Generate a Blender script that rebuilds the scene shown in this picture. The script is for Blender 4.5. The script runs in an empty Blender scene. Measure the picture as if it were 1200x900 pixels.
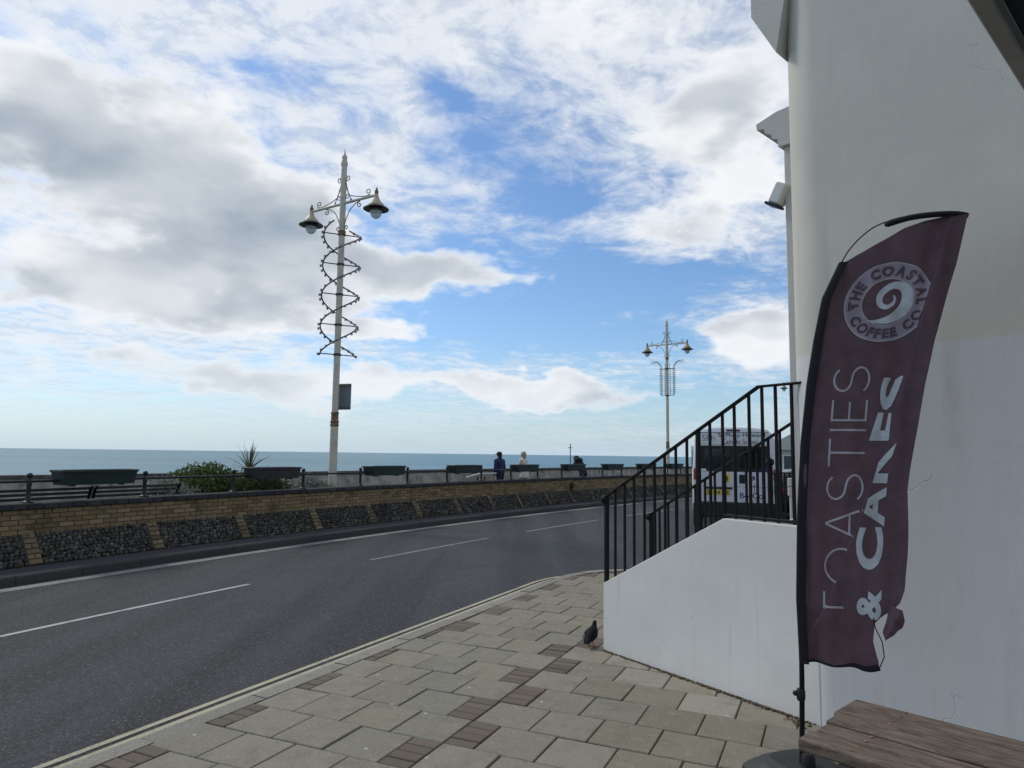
import bpy, bmesh, math, random
from mathutils import Vector, Matrix
R_ = math.radians
random.seed(7)
scene = bpy.context.scene
col = scene.collection

# ------------------------------------------------------------------ camera
cam_data = bpy.data.cameras.new('camera'); cam = bpy.data.objects.new('camera', cam_data); col.objects.link(cam)
cam_data.sensor_width = 36.0; cam_data.lens = 820.0 / 1200.0 * 36.0
cam_data.clip_start = 0.05; cam_data.clip_end = 30000.0
_p, _r = R_(5.72), R_(0.75)
_F = Vector((0, math.cos(_p), math.sin(_p))); _U0 = Vector((0, -math.sin(_p), math.cos(_p))); _R0 = Vector((1, 0, 0))
_Rv = _R0 * math.cos(_r) + _U0 * math.sin(_r); _U = -_R0 * math.sin(_r) + _U0 * math.cos(_r)
_m = Matrix((_Rv, _U, -_F)).transposed().to_4x4(); _m.translation = Vector((0, 0, 1.7))
cam.matrix_world = _m
scene.camera = cam

# ------------------------------------------------------------------ light and sky
scene.view_settings.view_transform = 'Standard'; scene.view_settings.look = 'None'
scene.view_settings.gamma = 1.0; scene.view_settings.exposure = 0.15
scene.view_settings.use_curve_mapping = False
SUN_AZ, SUN_EL = -57.0, 46.0          # azimuth measured from +Y towards +X, degrees
sun_d = bpy.data.lights.new('sun', 'SUN'); sun_d.energy = 1.5; sun_d.angle = R_(12); sun_d.color = (1.0, 0.95, 0.87)
sun = bpy.data.objects.new('sun', sun_d); col.objects.link(sun)
_sd = Vector((math.sin(R_(SUN_AZ)) * math.cos(R_(SUN_EL)), math.cos(R_(SUN_AZ)) * math.cos(R_(SUN_EL)), math.sin(R_(SUN_EL))))
sun.rotation_euler = _sd.to_track_quat('Z', 'Y').to_euler(); sun.location = (-40, 0, 40)

world = bpy.data.worlds.new('World'); scene.world = world; world.use_nodes = True
WT = world.node_tree; WT.nodes.clear()

class NT:
    """tiny node-tree writer"""
    def __init__(s, tree): s.t = tree
    def n(s, typ, ins=None, **props):
        nd = s.t.nodes.new(typ)
        for k, v in props.items(): setattr(nd, k, v)
        if ins:
            for k, v in ins.items(): s.set(nd, k, v)
        return nd
    def set(s, nd, k, v):
        sock = nd.inputs[k]
        if isinstance(v, bpy.types.NodeSocket): s.t.links.new(v, sock)
        elif isinstance(v, bpy.types.Node): s.t.links.new(v.outputs[0], sock)
        else: sock.default_value = v
    def math(s, op, a, b=None, c=None, clamp=False):
        nd = s.n('ShaderNodeMath', operation=op, use_clamp=clamp); s.set(nd, 0, a)
        if b is not None: s.set(nd, 1, b)
        if c is not None: s.set(nd, 2, c)
        return nd.outputs[0]
    def vmath(s, op, a, b=None):
        nd = s.n('ShaderNodeVectorMath', operation=op); s.set(nd, 0, a)
        if b is not None: s.set(nd, 1, b)
        return nd.outputs['Value'] if op in ('DOT_PRODUCT', 'LENGTH', 'DISTANCE') else nd.outputs[0]
    def mix(s, f, a, b, blend='MIX'):
        nd = s.n('ShaderNodeMix', data_type='RGBA', blend_type=blend); s.set(nd, 0, f)
        for i, v in ((6, a), (7, b)):
            if isinstance(v, tuple) and len(v) == 3: v = v + (1.0,)
            s.set(nd, i, v)
        return nd.outputs[2]
    def ramp(s, fac, lo, hi, smooth=True, a=0.0, b=1.0):
        nd = s.n('ShaderNodeMapRange', interpolation_type='SMOOTHSTEP' if smooth else 'LINEAR', clamp=True)
        s.set(nd, 0, fac); s.set(nd, 1, lo); s.set(nd, 2, hi); s.set(nd, 3, a); s.set(nd, 4, b)
        return nd.outputs[0]
    def noise(s, vec, scale, detail=4.0, rough=0.5, dist=0.0, out='Fac', dim='3D', lac=2.0):
        nd = s.n('ShaderNodeTexNoise', noise_dimensions=dim)
        if vec is not None: s.set(nd, 'Vector', vec)
        s.set(nd, 'Scale', scale); s.set(nd, 'Detail', detail); s.set(nd, 'Roughness', rough); s.set(nd, 'Distortion', dist); s.set(nd, 'Lacunarity', lac)
        return nd.outputs[out]

def azel(az, el):
    return (math.sin(R_(az)) * math.cos(R_(el)), math.cos(R_(az)) * math.cos(R_(el)), math.sin(R_(el)))

def build_world():
    w = NT(WT)
    tc = w.n('ShaderNodeTexCoord'); d = tc.outputs['Generated']
    sep = w.n('ShaderNodeSeparateXYZ', {0: d}); z = w.math('MAXIMUM', sep.outputs[2], 0.0)
    sky = w.n('ShaderNodeTexSky', sky_type='NISHITA')
    sky.sun_disc = False; sky.sun_elevation = R_(SUN_EL); sky.sun_rotation = R_(SUN_AZ); sky.air_density = 1.0; sky.dust_density = 0.8; sky.ozone_density = 1.6
    # a flat layer of cloud seen in perspective
    k = w.math('DIVIDE', 1.0, w.math('ADD', z, 0.13))
    p = w.n('ShaderNodeCombineXYZ', {0: w.math('MULTIPLY', sep.outputs[0], k), 1: w.math('MULTIPLY', sep.outputs[1], k), 2: 0.37})
    p = p.outputs[0]
    # cloud layers: coverage is laid out by azimuth / elevation (degrees), edges broken up by noise
    nrm = w.vmath('NORMALIZE', d)
    sp2 = w.n('ShaderNodeSeparateXYZ', {0: nrm})
    az0 = w.math('MULTIPLY', w.math('ARCTAN2', sp2.outputs[0], sp2.outputs[1]), 57.2958)
    el0 = w.math('MULTIPLY', w.math('ARCSINE', sp2.outputs[2]), 57.2958)
    flat = w.n('ShaderNodeCombineXYZ', {0: sp2.outputs[0], 1: sp2.outputs[1], 2: w.math('MULTIPLY', sp2.outputs[2], 2.1)}).outputs[0]
    wn = w.n('ShaderNodeSeparateColor', {0: w.noise(flat, 5.0, 4.0, 0.6, out='Color')})
    az = w.math('ADD', az0, w.math('MULTIPLY', w.math('SUBTRACT', wn.outputs[0], 0.5), 16.0))
    el = w.math('ADD', el0, w.math('MULTIPLY', w.math('SUBTRACT', wn.outputs[1], 0.5), 8.0))
    ae = w.n('ShaderNodeCombineXYZ', {0: az, 1: el, 2: 0.0}).outputs[0]
    def cover(blobs, base):
        tot = base
        for a, e, ra, re, amt in blobs:
            u = w.n('ShaderNodeVectorMath', {0: ae, 1: (1 / ra, 1 / re, 0), 2: (-a / ra, -e / re, 0)}, operation='MULTIPLY_ADD').outputs[0]
            tot = w.math('MULTIPLY_ADD', w.math('POWER', 0.36788, w.vmath('DOT_PRODUCT', u, u)), amt, tot)
        return tot
    # high thin mottled layer
    wp = w.n('ShaderNodeVectorMath', {0: w.noise(p, 1.1, 3.0, 0.55, out='Color'), 1: (0.35, 0.35, 0.0)}, operation='MULTIPLY').outputs[0]
    q = w.vmath('ADD', p, wp)
    cells = w.noise(q, 6.2, 7.0, 0.66, 0.25); streak = w.noise(q, 1.1, 3.0, 0.55)
    dA = w.math('ADD', w.math('ADD', w.math('MULTIPLY', cells, 0.75), w.math('MULTIPLY', streak, 0.55)), cover([
        (-28, 30, 24, 9, .16), (0, 33, 16, 6, .08), (17, 26, 12, 7, .14), (14, 18, 7, 3, .10), (-8, 21, 6, 3.5, .12), (-28, 8, 22, 6, .12), (18, 9, 6, 2.5, .10),
        (-4.4, 28.3, 3.2, 1.7, -.30), (3, 20.6, 5.5, 2.4, -.24), (-1, 25, 4, 1.6, -.10), (10, 14.2, 13, 2.3, -.34), (0, 10.0, 14, 1.9, -.36), (-14, 14.5, 5, 1.6, -.16), (20.5, 20.5, 2.5, 1.5, -.2), (-19, 28, 2.5, 1.8, -.2), (-32, 35, 3, 2, -.14), (18, 5.5, 10, 1.6, -.12)], 0.07))
    aA = w.math('MULTIPLY', w.ramp(dA, 0.55, 0.93), w.ramp(z, 0.03, 0.17, True, 0.48, 0.93))
    shA = w.ramp(w.math('SUBTRACT', w.noise(w.vmath('ADD', q, (-0.022, 0.045, 0.0)), 6.2, 5.0, 0.64, 0.25), cells), -0.06, 0.12)
    cA = w.mix(w.math('MULTIPLY', shA, 0.5), (7.5, 7.85, 8.3), (4.6, 5.3, 6.3))
    # lower heaped cloud: bright tops, grey bases
    cB = cover([(-34, 20.5, 13, 5.5, .40), (-20, 17.2, 7.5, 4.6, .40), (-34, 12, 12, 3.0, .26), (-22, 10.5, 10, 2.2, .22), (-6, 14.2, 10, 1.9, .30), (16, 26, 9, 4.2, .30), (14.5, 18.2, 6.5, 2.4, .28), (0, 33, 18, 4, .12),
                (19.5, 9.8, 5.5, 2.5, .32), (-5, 5.4, 12, 1.2, .28), (5, 5.2, 6, 1.1, .26), (-12, 9.0, 8, 1.0, .22), (-27, 6.0, 11, 1.3, .24),
                (4, 20, 8, 3, -.14), (9, 12.6, 14, 1.6, -.14), (-4, 9.0, 10, 1.4, -.06), (-2, 29, 10, 4, -.12)], 0.01)
    def heap(vec): return w.math('MULTIPLY_ADD', w.noise(vec, 6.0, 8.0, 0.58, 0.12), 0.84, 0.068)
    h0 = heap(flat)
    dB = w.math('ADD', h0, cB)
    aB = w.ramp(dB, 0.590, 0.735)
    lo0 = w.noise(flat, 6.5, 2.5, 0.5, 0.15); lo1 = w.noise(w.vmath('ADD', flat, (-0.01, 0.0, 0.075)), 6.5, 2.5, 0.5, 0.15)
    under = w.ramp(w.math('SUBTRACT', lo1, lo0), -0.14, 0.20)
    deep = w.ramp(dB, 0.66, 0.92)
    bank = cover([(-22, 16.4, 9, 4.0, .55), (-34, 20.5, 11, 4.2, .50), (17, 24.0, 8, 2.6, .24), (-36, 9, 10, 3, .26)], 0.0)
    shade = w.math('ADD', w.math('MULTIPLY', w.math('MULTIPLY', under, 0.75), w.ramp(dB, 0.62, 0.82)), w.math('ADD', w.math('MULTIPLY', deep, 0.15), w.math('MULTIPLY', bank, w.ramp(dB, 0.64, 0.95, True, 0.0, 1.5))))
    gB = w.math('MULTIPLY', w.math('SUBTRACT', 1.0, w.math('EXPONENT', w.math('MULTIPLY', shade, -1.25))), w.ramp(h0, 0.35, 0.70, True, 1.15, 0.78), clamp=True)
    colB = w.mix(gB, (8.6, 8.75, 8.9), (2.9, 3.5, 4.25))
    blue = w.mix(1.0, sky.outputs[0], (0.80, 1.02, 1.24), 'MULTIPLY')
    c = w.mix(aA, blue, cA)
    c = w.mix(w.math('MULTIPLY', aB, 0.97), c, colB)
    haze = w.math('EXPONENT', w.math('MULTIPLY', z, -17.0))
    c = w.mix(w.math('MULTIPLY', haze, 0.80), c, (5.0, 6.2, 7.4))
    bg = w.n('ShaderNodeBackground', {'Color': c, 'Strength': 0.1})
    out = w.n('ShaderNodeOutputWorld', {'Surface': bg})
build_world()
scene.cycles.use_denoising = True
scene.cycles.max_bounces = 5
world.cycles.sampling_method = 'MANUAL'; world.cycles.sample_map_resolution = 512

# ------------------------------------------------------------------ materials
MATS = {}
def new_mat(name):
    m = bpy.data.materials.new(name); m.use_nodes = True
    t = m.node_tree; b = t.nodes['Principled BSDF']
    MATS[name] = m
    return m, NT(t), b
def lin(c):  # sRGB 0-255 -> linear
    return tuple(((v / 255.0) / 12.92 if v <= 10 else ((v / 255.0 + 0.055) / 1.055) ** 2.4) for v in c)
def c4(c): return (c[0], c[1], c[2], 1.0)

def simple(name, colr, rough=0.6, metal=0.0, var=0.12, nscale=20.0, bump=0.0, bscale=60.0, spec=0.5, coord='Object', dirt=None, dirt_scale=4.0, dirt_amt=0.5, randvar=0.0):
    m, w, b = new_mat(name)
    tc = w.n('ShaderNodeTexCoord'); v = tc.outputs[coord]
    f = w.noise(v, nscale, 5.0, 0.6)
    lo = tuple(x * (1 - var) for x in colr); hi = tuple(min(1, x * (1 + var)) for x in colr)
    c = w.mix(w.ramp(f, 0.3, 0.7), lo, hi)
    if randvar:
        oi = w.n('ShaderNodeObjectInfo')
        c = w.mix(1.0, c, w.n('ShaderNodeCombineColor', {0: w.ramp(oi.outputs['Random'], 0, 1, False, 1 - randvar, 1 + randvar), 1: w.ramp(oi.outputs['Random'], 0, 1, False, 1 - randvar, 1 + randvar), 2: w.ramp(oi.outputs['Random'], 0, 1, False, 1 - randvar, 1 + randvar)}).outputs[0], 'MULTIPLY')
    if dirt is not None:
        df = w.ramp(w.noise(v, dirt_scale, 6.0, 0.65), 0.52, 0.72)
        c = w.mix(w.math('MULTIPLY', df, dirt_amt), c, dirt)
    w.set(b, 'Base Color', c); b.inputs['Roughness'].default_value = rough; b.inputs['Metallic'].default_value = metal
    b.inputs['Specular IOR Level'].default_value = spec
    if bump:
        bn = w.n('ShaderNodeBump', {'Strength': bump, 'Distance': 0.01, 'Height': w.noise(v, bscale, 6.0, 0.6)})
        w.set(b, 'Normal', bn.outputs[0])
    return m

def asphalt():
    m, w, b = new_mat('asphalt')
    tc = w.n('ShaderNodeTexCoord'); v = tc.outputs['Object']
    rot = w.n('ShaderNodeMapping', {'Vector': v, 'Rotation': (0, 0, R_(30)), 'Scale': (1.0, 0.07, 1.0)})
    bands = w.noise(rot.outputs[0], 1.15, 3.0, 0.5)
    blot = w.noise(v, 0.8, 4.0, 0.6)
    agg = w.n('ShaderNodeTexVoronoi', {'Vector': v, 'Scale': 85.0}); 
    grain = w.noise(v, 160.0, 2.0, 0.7)
    c = w.mix(w.ramp(bands, 0.40, 0.60), (0.020, 0.020, 0.0205), (0.044, 0.0445, 0.047))
    c = w.mix(w.math('MULTIPLY', w.ramp(blot, 0.42, 0.66), 0.55), c, (0.024, 0.024, 0.025))
    sp = w.n('ShaderNodeSeparateColor', {0: agg.outputs['Color']})
    c = w.mix(w.ramp(sp.outputs[0], 0.70, 1.0), c, (0.10, 0.10, 0.10))
    c = w.mix(w.ramp(sp.outputs[1], 0.75, 1.0), c, (0.018, 0.018, 0.02))
    c = w.mix(w.math('MULTIPLY', w.ramp(grain, 0.6, 0.8), 0.25), c, (0.2, 0.2, 0.2))
    w.set(b, 'Base Color', c); b.inputs['Roughness'].default_value = 0.82; b.inputs['Specular IOR Level'].default_value = 0.35
    h = w.math('ADD', w.math('MULTIPLY', agg.outputs['Distance'], 1.0), w.math('MULTIPLY', grain, 0.6))
    bn = w.n('ShaderNodeBump', {'Strength': 0.55, 'Distance': 0.006, 'Height': h}); w.set(b, 'Normal', bn.outputs[0])
    return m

def slab_mat(name='paving_slab', gain=1.0):
    m, w, b = new_mat(name)
    tc = w.n('ShaderNodeTexCoord'); v = tc.outputs['Object']
    oi = w.n('ShaderNodeObjectInfo'); r = oi.outputs['Random']
    gen = w.vmath('ADD', v, w.n('ShaderNodeCombineXYZ', {0: w.math('MULTIPLY', r, 37.0), 1: w.math('MULTIPLY', r, 91.0), 2: 0.0}).outputs[0])
    cr = w.n('ShaderNodeValToRGB'); w.set(cr, 'Fac', r)
    e = cr.color_ramp; e.interpolation = 'LINEAR'
    stops = [(0.0, (0.205, 0.178, 0.118)), (0.2, (0.232, 0.204, 0.140)), (0.4, (0.180, 0.156, 0.104)), (0.6, (0.240, 0.214, 0.154)), (0.80, (0.205, 0.182, 0.130)), (0.96, (0.200, 0.182, 0.142)), (1.0, (0.250, 0.222, 0.164))]
    e.elements[0].position = 0; e.elements[0].color = c4(stops[0][1]); e.elements[1].position = 1; e.elements[1].color = c4(stops[-1][1])
    for ps, cc in stops[1:-1]:
        x = e.elements.new(ps); x.color = c4(cc)
    c = w.mix(1.0, cr.outputs[0], (gain, gain, gain * (1.0 + (gain - 1) * .25)), 'MULTIPLY')
    blot = w.noise(gen, 5.0, 6.0, 0.65)
    c = w.mix(w.math('MULTIPLY', w.ramp(blot, 0.45, 0.72), 0.6), c, (0.135, 0.120, 0.080))
    c = w.mix(w.math('MULTIPLY', w.ramp(w.noise(gen, 14.0, 5.0, 0.7), 0.50, 0.70), 0.40), c, (0.33, 0.30, 0.235))
    c = w.mix(w.math('MULTIPLY', w.ramp(w.noise(gen, 22.0, 5.0, 0.7), 0.56, 0.72), 0.45), c, (0.10, 0.092, 0.062))
    fine = w.noise(gen, 85.0, 3.0, 0.75)
    c = w.mix(w.math('MULTIPLY', w.ramp(fine, 0.45, 0.7), 0.5), c, (0.36, 0.35, 0.31))
    c = w.mix(w.math('MULTIPLY', w.ramp(w.noise(gen, 190.0, 2.0, 0.7), 0.55, 0.75), 0.4), c, (0.09, 0.085, 0.07))
    spot = w.n('ShaderNodeTexVoronoi', {'Vector': gen, 'Scale': 9.0, 'Randomness': 1.0})
    sc = w.n('ShaderNodeSeparateColor', {0: spot.outputs['Color']})
    drop = w.math('MULTIPLY', w.ramp(w.math('ADD', spot.outputs['Distance'], w.math('MULTIPLY', w.noise(gen, 40.0, 2.0), 0.08)), 0.17, 0.13), w.ramp(sc.outputs[0], 0.76, 0.78))
    c = w.mix(w.math('MULTIPLY', drop, 0.75), c, (0.5, 0.49, 0.45))
    gum = w.n('ShaderNodeTexVoronoi', {'Vector': w.vmath('ADD', gen, (3.3, 1.7, 0.0)), 'Scale': 6.0, 'Randomness': 1.0})
    gc = w.n('ShaderNodeSeparateColor', {0: gum.outputs['Color']})
    c = w.mix(w.math('MULTIPLY', w.math('MULTIPLY', w.ramp(gum.outputs['Distance'], 0.085, 0.06), w.ramp(gc.outputs[1], 0.6, 0.62)), 0.5), c, (0.09, 0.082, 0.068))
    w.set(b, 'Base Color', c); b.inputs['Roughness'].default_value = 0.85; b.inputs['Specular IOR Level'].default_value = 0.3
    bn = w.n('ShaderNodeBump', {'Strength': 0.35, 'Distance': 0.004, 'Height': w.noise(gen, 110.0, 4.0, 0.7)}); w.set(b, 'Normal', bn.outputs[0])
    return m

def brick_mat(name, stops, bscale=90.0, stain=(0.05, 0.04, 0.03), stain_amt=0.6):
    m, w, b = new_mat(name)
    tc = w.n('ShaderNodeTexCoord'); geo = w.n('ShaderNodeNewGeometry'); v = tc.outputs['Object']; pos = geo.outputs['Position']
    oi = w.n('ShaderNodeObjectInfo')
    at = w.n('ShaderNodeAttribute', attribute_name='tint')
    r = w.math('FRACT', w.math('ADD', w.math('MULTIPLY', oi.outputs['Random'], 1.0), at.outputs['Fac']))
    cr = w.n('ShaderNodeValToRGB'); w.set(cr, 'Fac', r); e = cr.color_ramp
    e.elements[0].color = c4(stops[0]); e.elements[1].color = c4(stops[-1])
    for i, s in enumerate(stops[1:-1]): e.elements.new((i + 1) / (len(stops) - 1)).color = c4(s)
    c = cr.outputs[0]
    st = w.ramp(w.noise(pos, 2.3, 6.0, 0.7), 0.50, 0.72)
    c = w.mix(w.math('MULTIPLY', st, stain_amt), c, stain)
    c = w.mix(w.math('MULTIPLY', w.ramp(w.noise(pos, bscale, 3.0, 0.7), 0.5, 0.75), 0.35), c, tuple(x * 1.7 for x in stops[0]))
    w.set(b, 'Base Color', c); b.inputs['Roughness'].default_value = 0.9; b.inputs['Specular IOR Level'].default_value = 0.25
    bn = w.n('ShaderNodeBump', {'Strength': 0.5, 'Distance': 0.006, 'Height': w.noise(pos, bscale, 4.0, 0.7)}); w.set(b, 'Normal', bn.outputs[0])
    return m

def render_wall(name, base, two_tone=None):
    """painted render: trowel marks, hairline cracks, faint stains"""
    m, w, b = new_mat(name)
    tc = w.n('ShaderNodeTexCoord'); v = tc.outputs['Object']
    big = w.noise(v, 1.1, 5.0, 0.6); med = w.noise(v, 5.0, 6.0, 0.65)
    c = w.mix(w.ramp(big, 0.35, 0.7), tuple(x * 0.93 for x in base), tuple(min(1, x * 1.04) for x in base))
    if two_tone:
        sx = w.n('ShaderNodeSeparateXYZ', {0: v})
        edge = w.math('ADD', sx.outputs[2], w.math('MULTIPLY', w.math('SUBTRACT', w.noise(v, 9.0, 4.0, 0.6), 0.5), 0.03))
        c = w.mix(w.ramp(edge, two_tone[1] - 0.008, two_tone[1] + 0.008), two_tone[0], c)
    c = w.mix(w.math('MULTIPLY', w.ramp(med, 0.55, 0.8), 0.22), c, tuple(x * 0.72 for x in base))
    run = w.noise(w.n('ShaderNodeMapping', {'Vector': v, 'Scale': (6.0, 6.0, 0.35)}).outputs[0], 1.4, 5.0, 0.6)
    c = w.mix(w.math('MULTIPLY', w.math('MULTIPLY', w.ramp(run, 0.54, 0.74), w.ramp(big, 0.42, 0.62)), 0.30), c, tuple(x * y for x, y in zip(base, (0.62, 0.58, 0.50))))
    scuff = w.ramp(w.noise(v, 17.0, 4.0, 0.7), 0.66, 0.74)
    c = w.mix(w.math('MULTIPLY', scuff, 0.22), c, tuple(x * 0.55 for x in base))
    # hairline cracks
    wv = w.vmath('ADD', v, w.n('ShaderNodeVectorMath', {0: w.noise(v, 2.5, 4.0, 0.6, out='Color'), 1: (0.5, 0.5, 0.5)}, operation='MULTIPLY').outputs[0])
    vor = w.n('ShaderNodeTexVoronoi', {'Vector': wv, 'Scale': 0.62}, feature='DISTANCE_TO_EDGE')
    crack = w.math('MULTIPLY', w.ramp(vor.outputs['Distance'], 0.0035, 0.0008), w.ramp(w.noise(v, 1.6, 2.0, 0.5), 0.52, 0.60))
    c = w.mix(w.math('MULTIPLY', crack, 0.12), c, (0.16, 0.15, 0.13))
    w.set(b, 'Base Color', c); b.inputs['Roughness'].default_value = 0.75; b.inputs['Specular IOR Level'].default_value = 0.3
    str_ = w.n('ShaderNodeMapping', {'Vector': v, 'Scale': (1.0, 1.0, 0.25)})
    h = w.math('ADD', w.math('MULTIPLY', w.noise(str_.outputs[0], 7.0, 5.0, 0.6), 1.0), w.math('MULTIPLY', w.noise(v, 45.0, 3.0, 0.6), 0.12))
    ridge = w.noise(w.n('ShaderNodeMapping', {'Vector': v, 'Rotation': (0, R_(4), 0), 'Scale': (0.35, 0.35, 3.0)}).outputs[0], 2.6, 5.0, 0.55)
    h = w.math('ADD', w.math('SUBTRACT', h, w.math('MULTIPLY', crack, 0.4)), w.math('MULTIPLY', ridge, 0.45))
    bn = w.n('ShaderNodeBump', {'Strength': 0.28, 'Distance': 0.010, 'Height': h}); w.set(b, 'Normal', bn.outputs[0])
    return m

def wood_mat():
    m, w, b = new_mat('weathered_wood')
    tc = w.n('ShaderNodeTexCoord'); v = tc.outputs['Object']; oi = w.n('ShaderNodeObjectInfo')
    sh = w.n('ShaderNodeCombineXYZ', {0: w.math('MULTIPLY', oi.outputs['Random'], 17.0), 1: w.math('MULTIPLY', oi.outputs['Random'], 31.0), 2: 0.0})
    v = w.vmath('ADD', v, sh.outputs[0])
    st = w.n('ShaderNodeMapping', {'Vector': w.vmath('ADD', v, w.n('ShaderNodeVectorMath', {0: w.noise(v, 5.0, 2.0, 0.5, out='Color'), 1: (0.0, 0.03, 0.0)}, operation='MULTIPLY').outputs[0]), 'Scale': (2.2, 16.0, 16.0)})
    g1 = w.noise(st.outputs[0], 3.0, 7.0, 0.65, 0.4); g2 = w.noise(st.outputs[0], 14.0, 4.0, 0.7)
    c = w.mix(w.ramp(g1, 0.3, 0.7), (0.075, 0.050, 0.035), (0.205, 0.155, 0.115))
    c = w.mix(w.math('MULTIPLY', w.ramp(g2, 0.5, 0.75), 0.5), c, (0.30, 0.27, 0.22))
    blot = w.noise(v, 6.0, 5.0, 0.6)
    c = w.mix(w.math('MULTIPLY', w.ramp(blot, 0.55, 0.72), 0.6), c, (0.055, 0.045, 0.03))
    w.set(b, 'Base Color', c); b.inputs['Roughness'].default_value = 0.8; b.inputs['Specular IOR Level'].default_value = 0.3
    bn = w.n('ShaderNodeBump', {'Strength': 0.6, 'Distance': 0.004, 'Height': w.math('ADD', g1, w.math('MULTIPLY', g2, 0.5))}); w.set(b, 'Normal', bn.outputs[0])
    return m

def sea_mat():
    m, w, b = new_mat('sea_water')
    geo = w.n('ShaderNodeNewGeometry'); v = geo.outputs['Position']
    mp = w.n('ShaderNodeMapping', {'Vector': v, 'Rotation': (0, 0, R_(-12)), 'Scale': (0.35, 1.0, 1.0)})
    big = w.noise(w.n('ShaderNodeMapping', {'Vector': v, 'Scale': (0.0018, 0.010, 1.0)}).outputs[0], 1.0, 5.0, 0.6)
    c = w.mix(w.ramp(big, 0.35, 0.68), (0.075, 0.185, 0.230), (0.120, 0.250, 0.290))
    caps = w.ramp(w.noise(w.n('ShaderNodeMapping', {'Vector': v, 'Scale': (0.012, 0.035, 1.0)}).outputs[0], 3.0, 6.0, 0.75), 0.745, 0.80)
    c = w.mix(w.math('MULTIPLY', caps, 0.7), c, (0.6, 0.66, 0.68))
    w.set(b, 'Base Color', c); b.inputs['Roughness'].default_value = 0.35; b.inputs['IOR'].default_value = 1.33; b.inputs['Specular IOR Level'].default_value = 0.28
    h = w.math('ADD', w.noise(mp.outputs[0], 0.35, 6.0, 0.62), w.math('MULTIPLY', w.noise(mp.outputs[0], 0.05, 4.0, 0.55), 3.0))
    bn = w.n('ShaderNodeBump', {'Strength': 1.0, 'Distance': 0.9, 'Height': h}); w.set(b, 'Normal', bn.outputs[0])
    return m

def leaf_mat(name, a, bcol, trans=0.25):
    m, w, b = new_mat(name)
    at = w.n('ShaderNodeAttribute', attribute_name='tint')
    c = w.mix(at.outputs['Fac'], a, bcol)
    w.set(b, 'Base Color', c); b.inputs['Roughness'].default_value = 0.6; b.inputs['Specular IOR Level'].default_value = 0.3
    tr = w.n('ShaderNodeBsdfTranslucent', {'Color': c})
    mx = w.n('ShaderNodeMixShader', {0: trans, 1: b.outputs[0], 2: tr.outputs[0]})
    out = [n for n in w.t.nodes if n.type == 'OUTPUT_MATERIAL'][0]; w.t.links.new(mx.outputs[0], out.inputs[0])
    return m

def cloth_mat(name, colr, weave=700.0, rough=0.75, trans=0.0):
    m, w, b = new_mat(name)
    tc = w.n('ShaderNodeTexCoord'); v = tc.outputs['Object']
    f = w.noise(v, 9.0, 4.0, 0.6)
    c = w.mix(w.ramp(f, 0.35, 0.7), tuple(x * 0.86 for x in colr), tuple(x * 1.12 for x in colr))
    w.set(b, 'Base Color', c); b.inputs['Roughness'].default_value = rough; b.inputs['Specular IOR Level'].default_value = 0.3
    bn = w.n('ShaderNodeBump', {'Strength': 0.25, 'Distance': 0.001, 'Height': w.noise(v, weave, 2.0, 0.5)}); w.set(b, 'Normal', bn.outputs[0])
    if trans:
        tr = w.n('ShaderNodeBsdfTranslucent', {'Color': c})
        mx = w.n('ShaderNodeMixShader', {0: trans, 1: b.outputs[0], 2: tr.outputs[0]})
        out = [n for n in w.t.nodes if n.type == 'OUTPUT_MATERIAL'][0]; w.t.links.new(mx.outputs[0], out.inputs[0])
    return m

def glass_mat(name, tint, rough=0.03):
    m, w, b = new_mat(name)
    b.inputs['Base Color'].default_value = c4(tint); b.inputs['Roughness'].default_value = rough
    b.inputs['Transmission Weight'].default_value = 0.0; b.inputs['Specular IOR Level'].default_value = 0.6
    gl = w.n('ShaderNodeBsdfTransparent', {'Color': (0.72, 0.78, 0.76, 1)})
    mx = w.n('ShaderNodeMixShader', {0: 0.45, 1: b.outputs[0], 2: gl.outputs[0]})
    out = [n for n in w.t.nodes if n.type == 'OUTPUT_MATERIAL'][0]; w.t.links.new(mx.outputs[0], out.inputs[0])
    return m

def painted_line(name, colr, wear=0.5):
    m, w, b = new_mat(name)
    geo = w.n('ShaderNodeNewGeometry'); v = geo.outputs['Position']
    f = w.math('ADD', w.math('MULTIPLY', w.noise(v, 60.0, 4.0, 0.7), 0.6), w.math('MULTIPLY', w.noise(v, 4.0, 4.0, 0.6), 0.5))
    c = w.mix(w.math('MULTIPLY', w.ramp(f, 0.52, 0.72), wear), colr, (0.07, 0.07, 0.07))
    w.set(b, 'Base Color', c); b.inputs['Roughness'].default_value = 0.8
    return m

asphalt(); slab_mat(); slab_mat('paving_slab_pale', 1.4); wood_mat(); sea_mat()
brick_mat('wall_brick', [(0.215, 0.148, 0.070), (0.265, 0.190, 0.098), (0.185, 0.130, 0.068), (0.30, 0.222, 0.122), (0.225, 0.168, 0.095), (0.145, 0.098, 0.052)], stain=(0.050, 0.040, 0.026), stain_amt=0.7)
brick_mat('rib_brick', [(0.18, 0.125, 0.062), (0.215, 0.158, 0.085), (0.12, 0.09, 0.055), (0.25, 0.188, 0.108), (0.085, 0.068, 0.048)], stain=(0.055, 0.047, 0.036), stain_amt=0.9)
brick_mat('paving_brick', [(0.135, 0.108, 0.078), (0.165, 0.132, 0.095), (0.118, 0.097, 0.074), (0.18, 0.14, 0.10)], bscale=120.0, stain=(0.08, 0.08, 0.07), stain_amt=0.4)
brick_mat('coping_stone', [(0.030, 0.030, 0.034), (0.045, 0.044, 0.046), (0.035, 0.035, 0.040), (0.055, 0.053, 0.053)], stain=(0.10, 0.095, 0.085), stain_amt=0.35)
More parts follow.
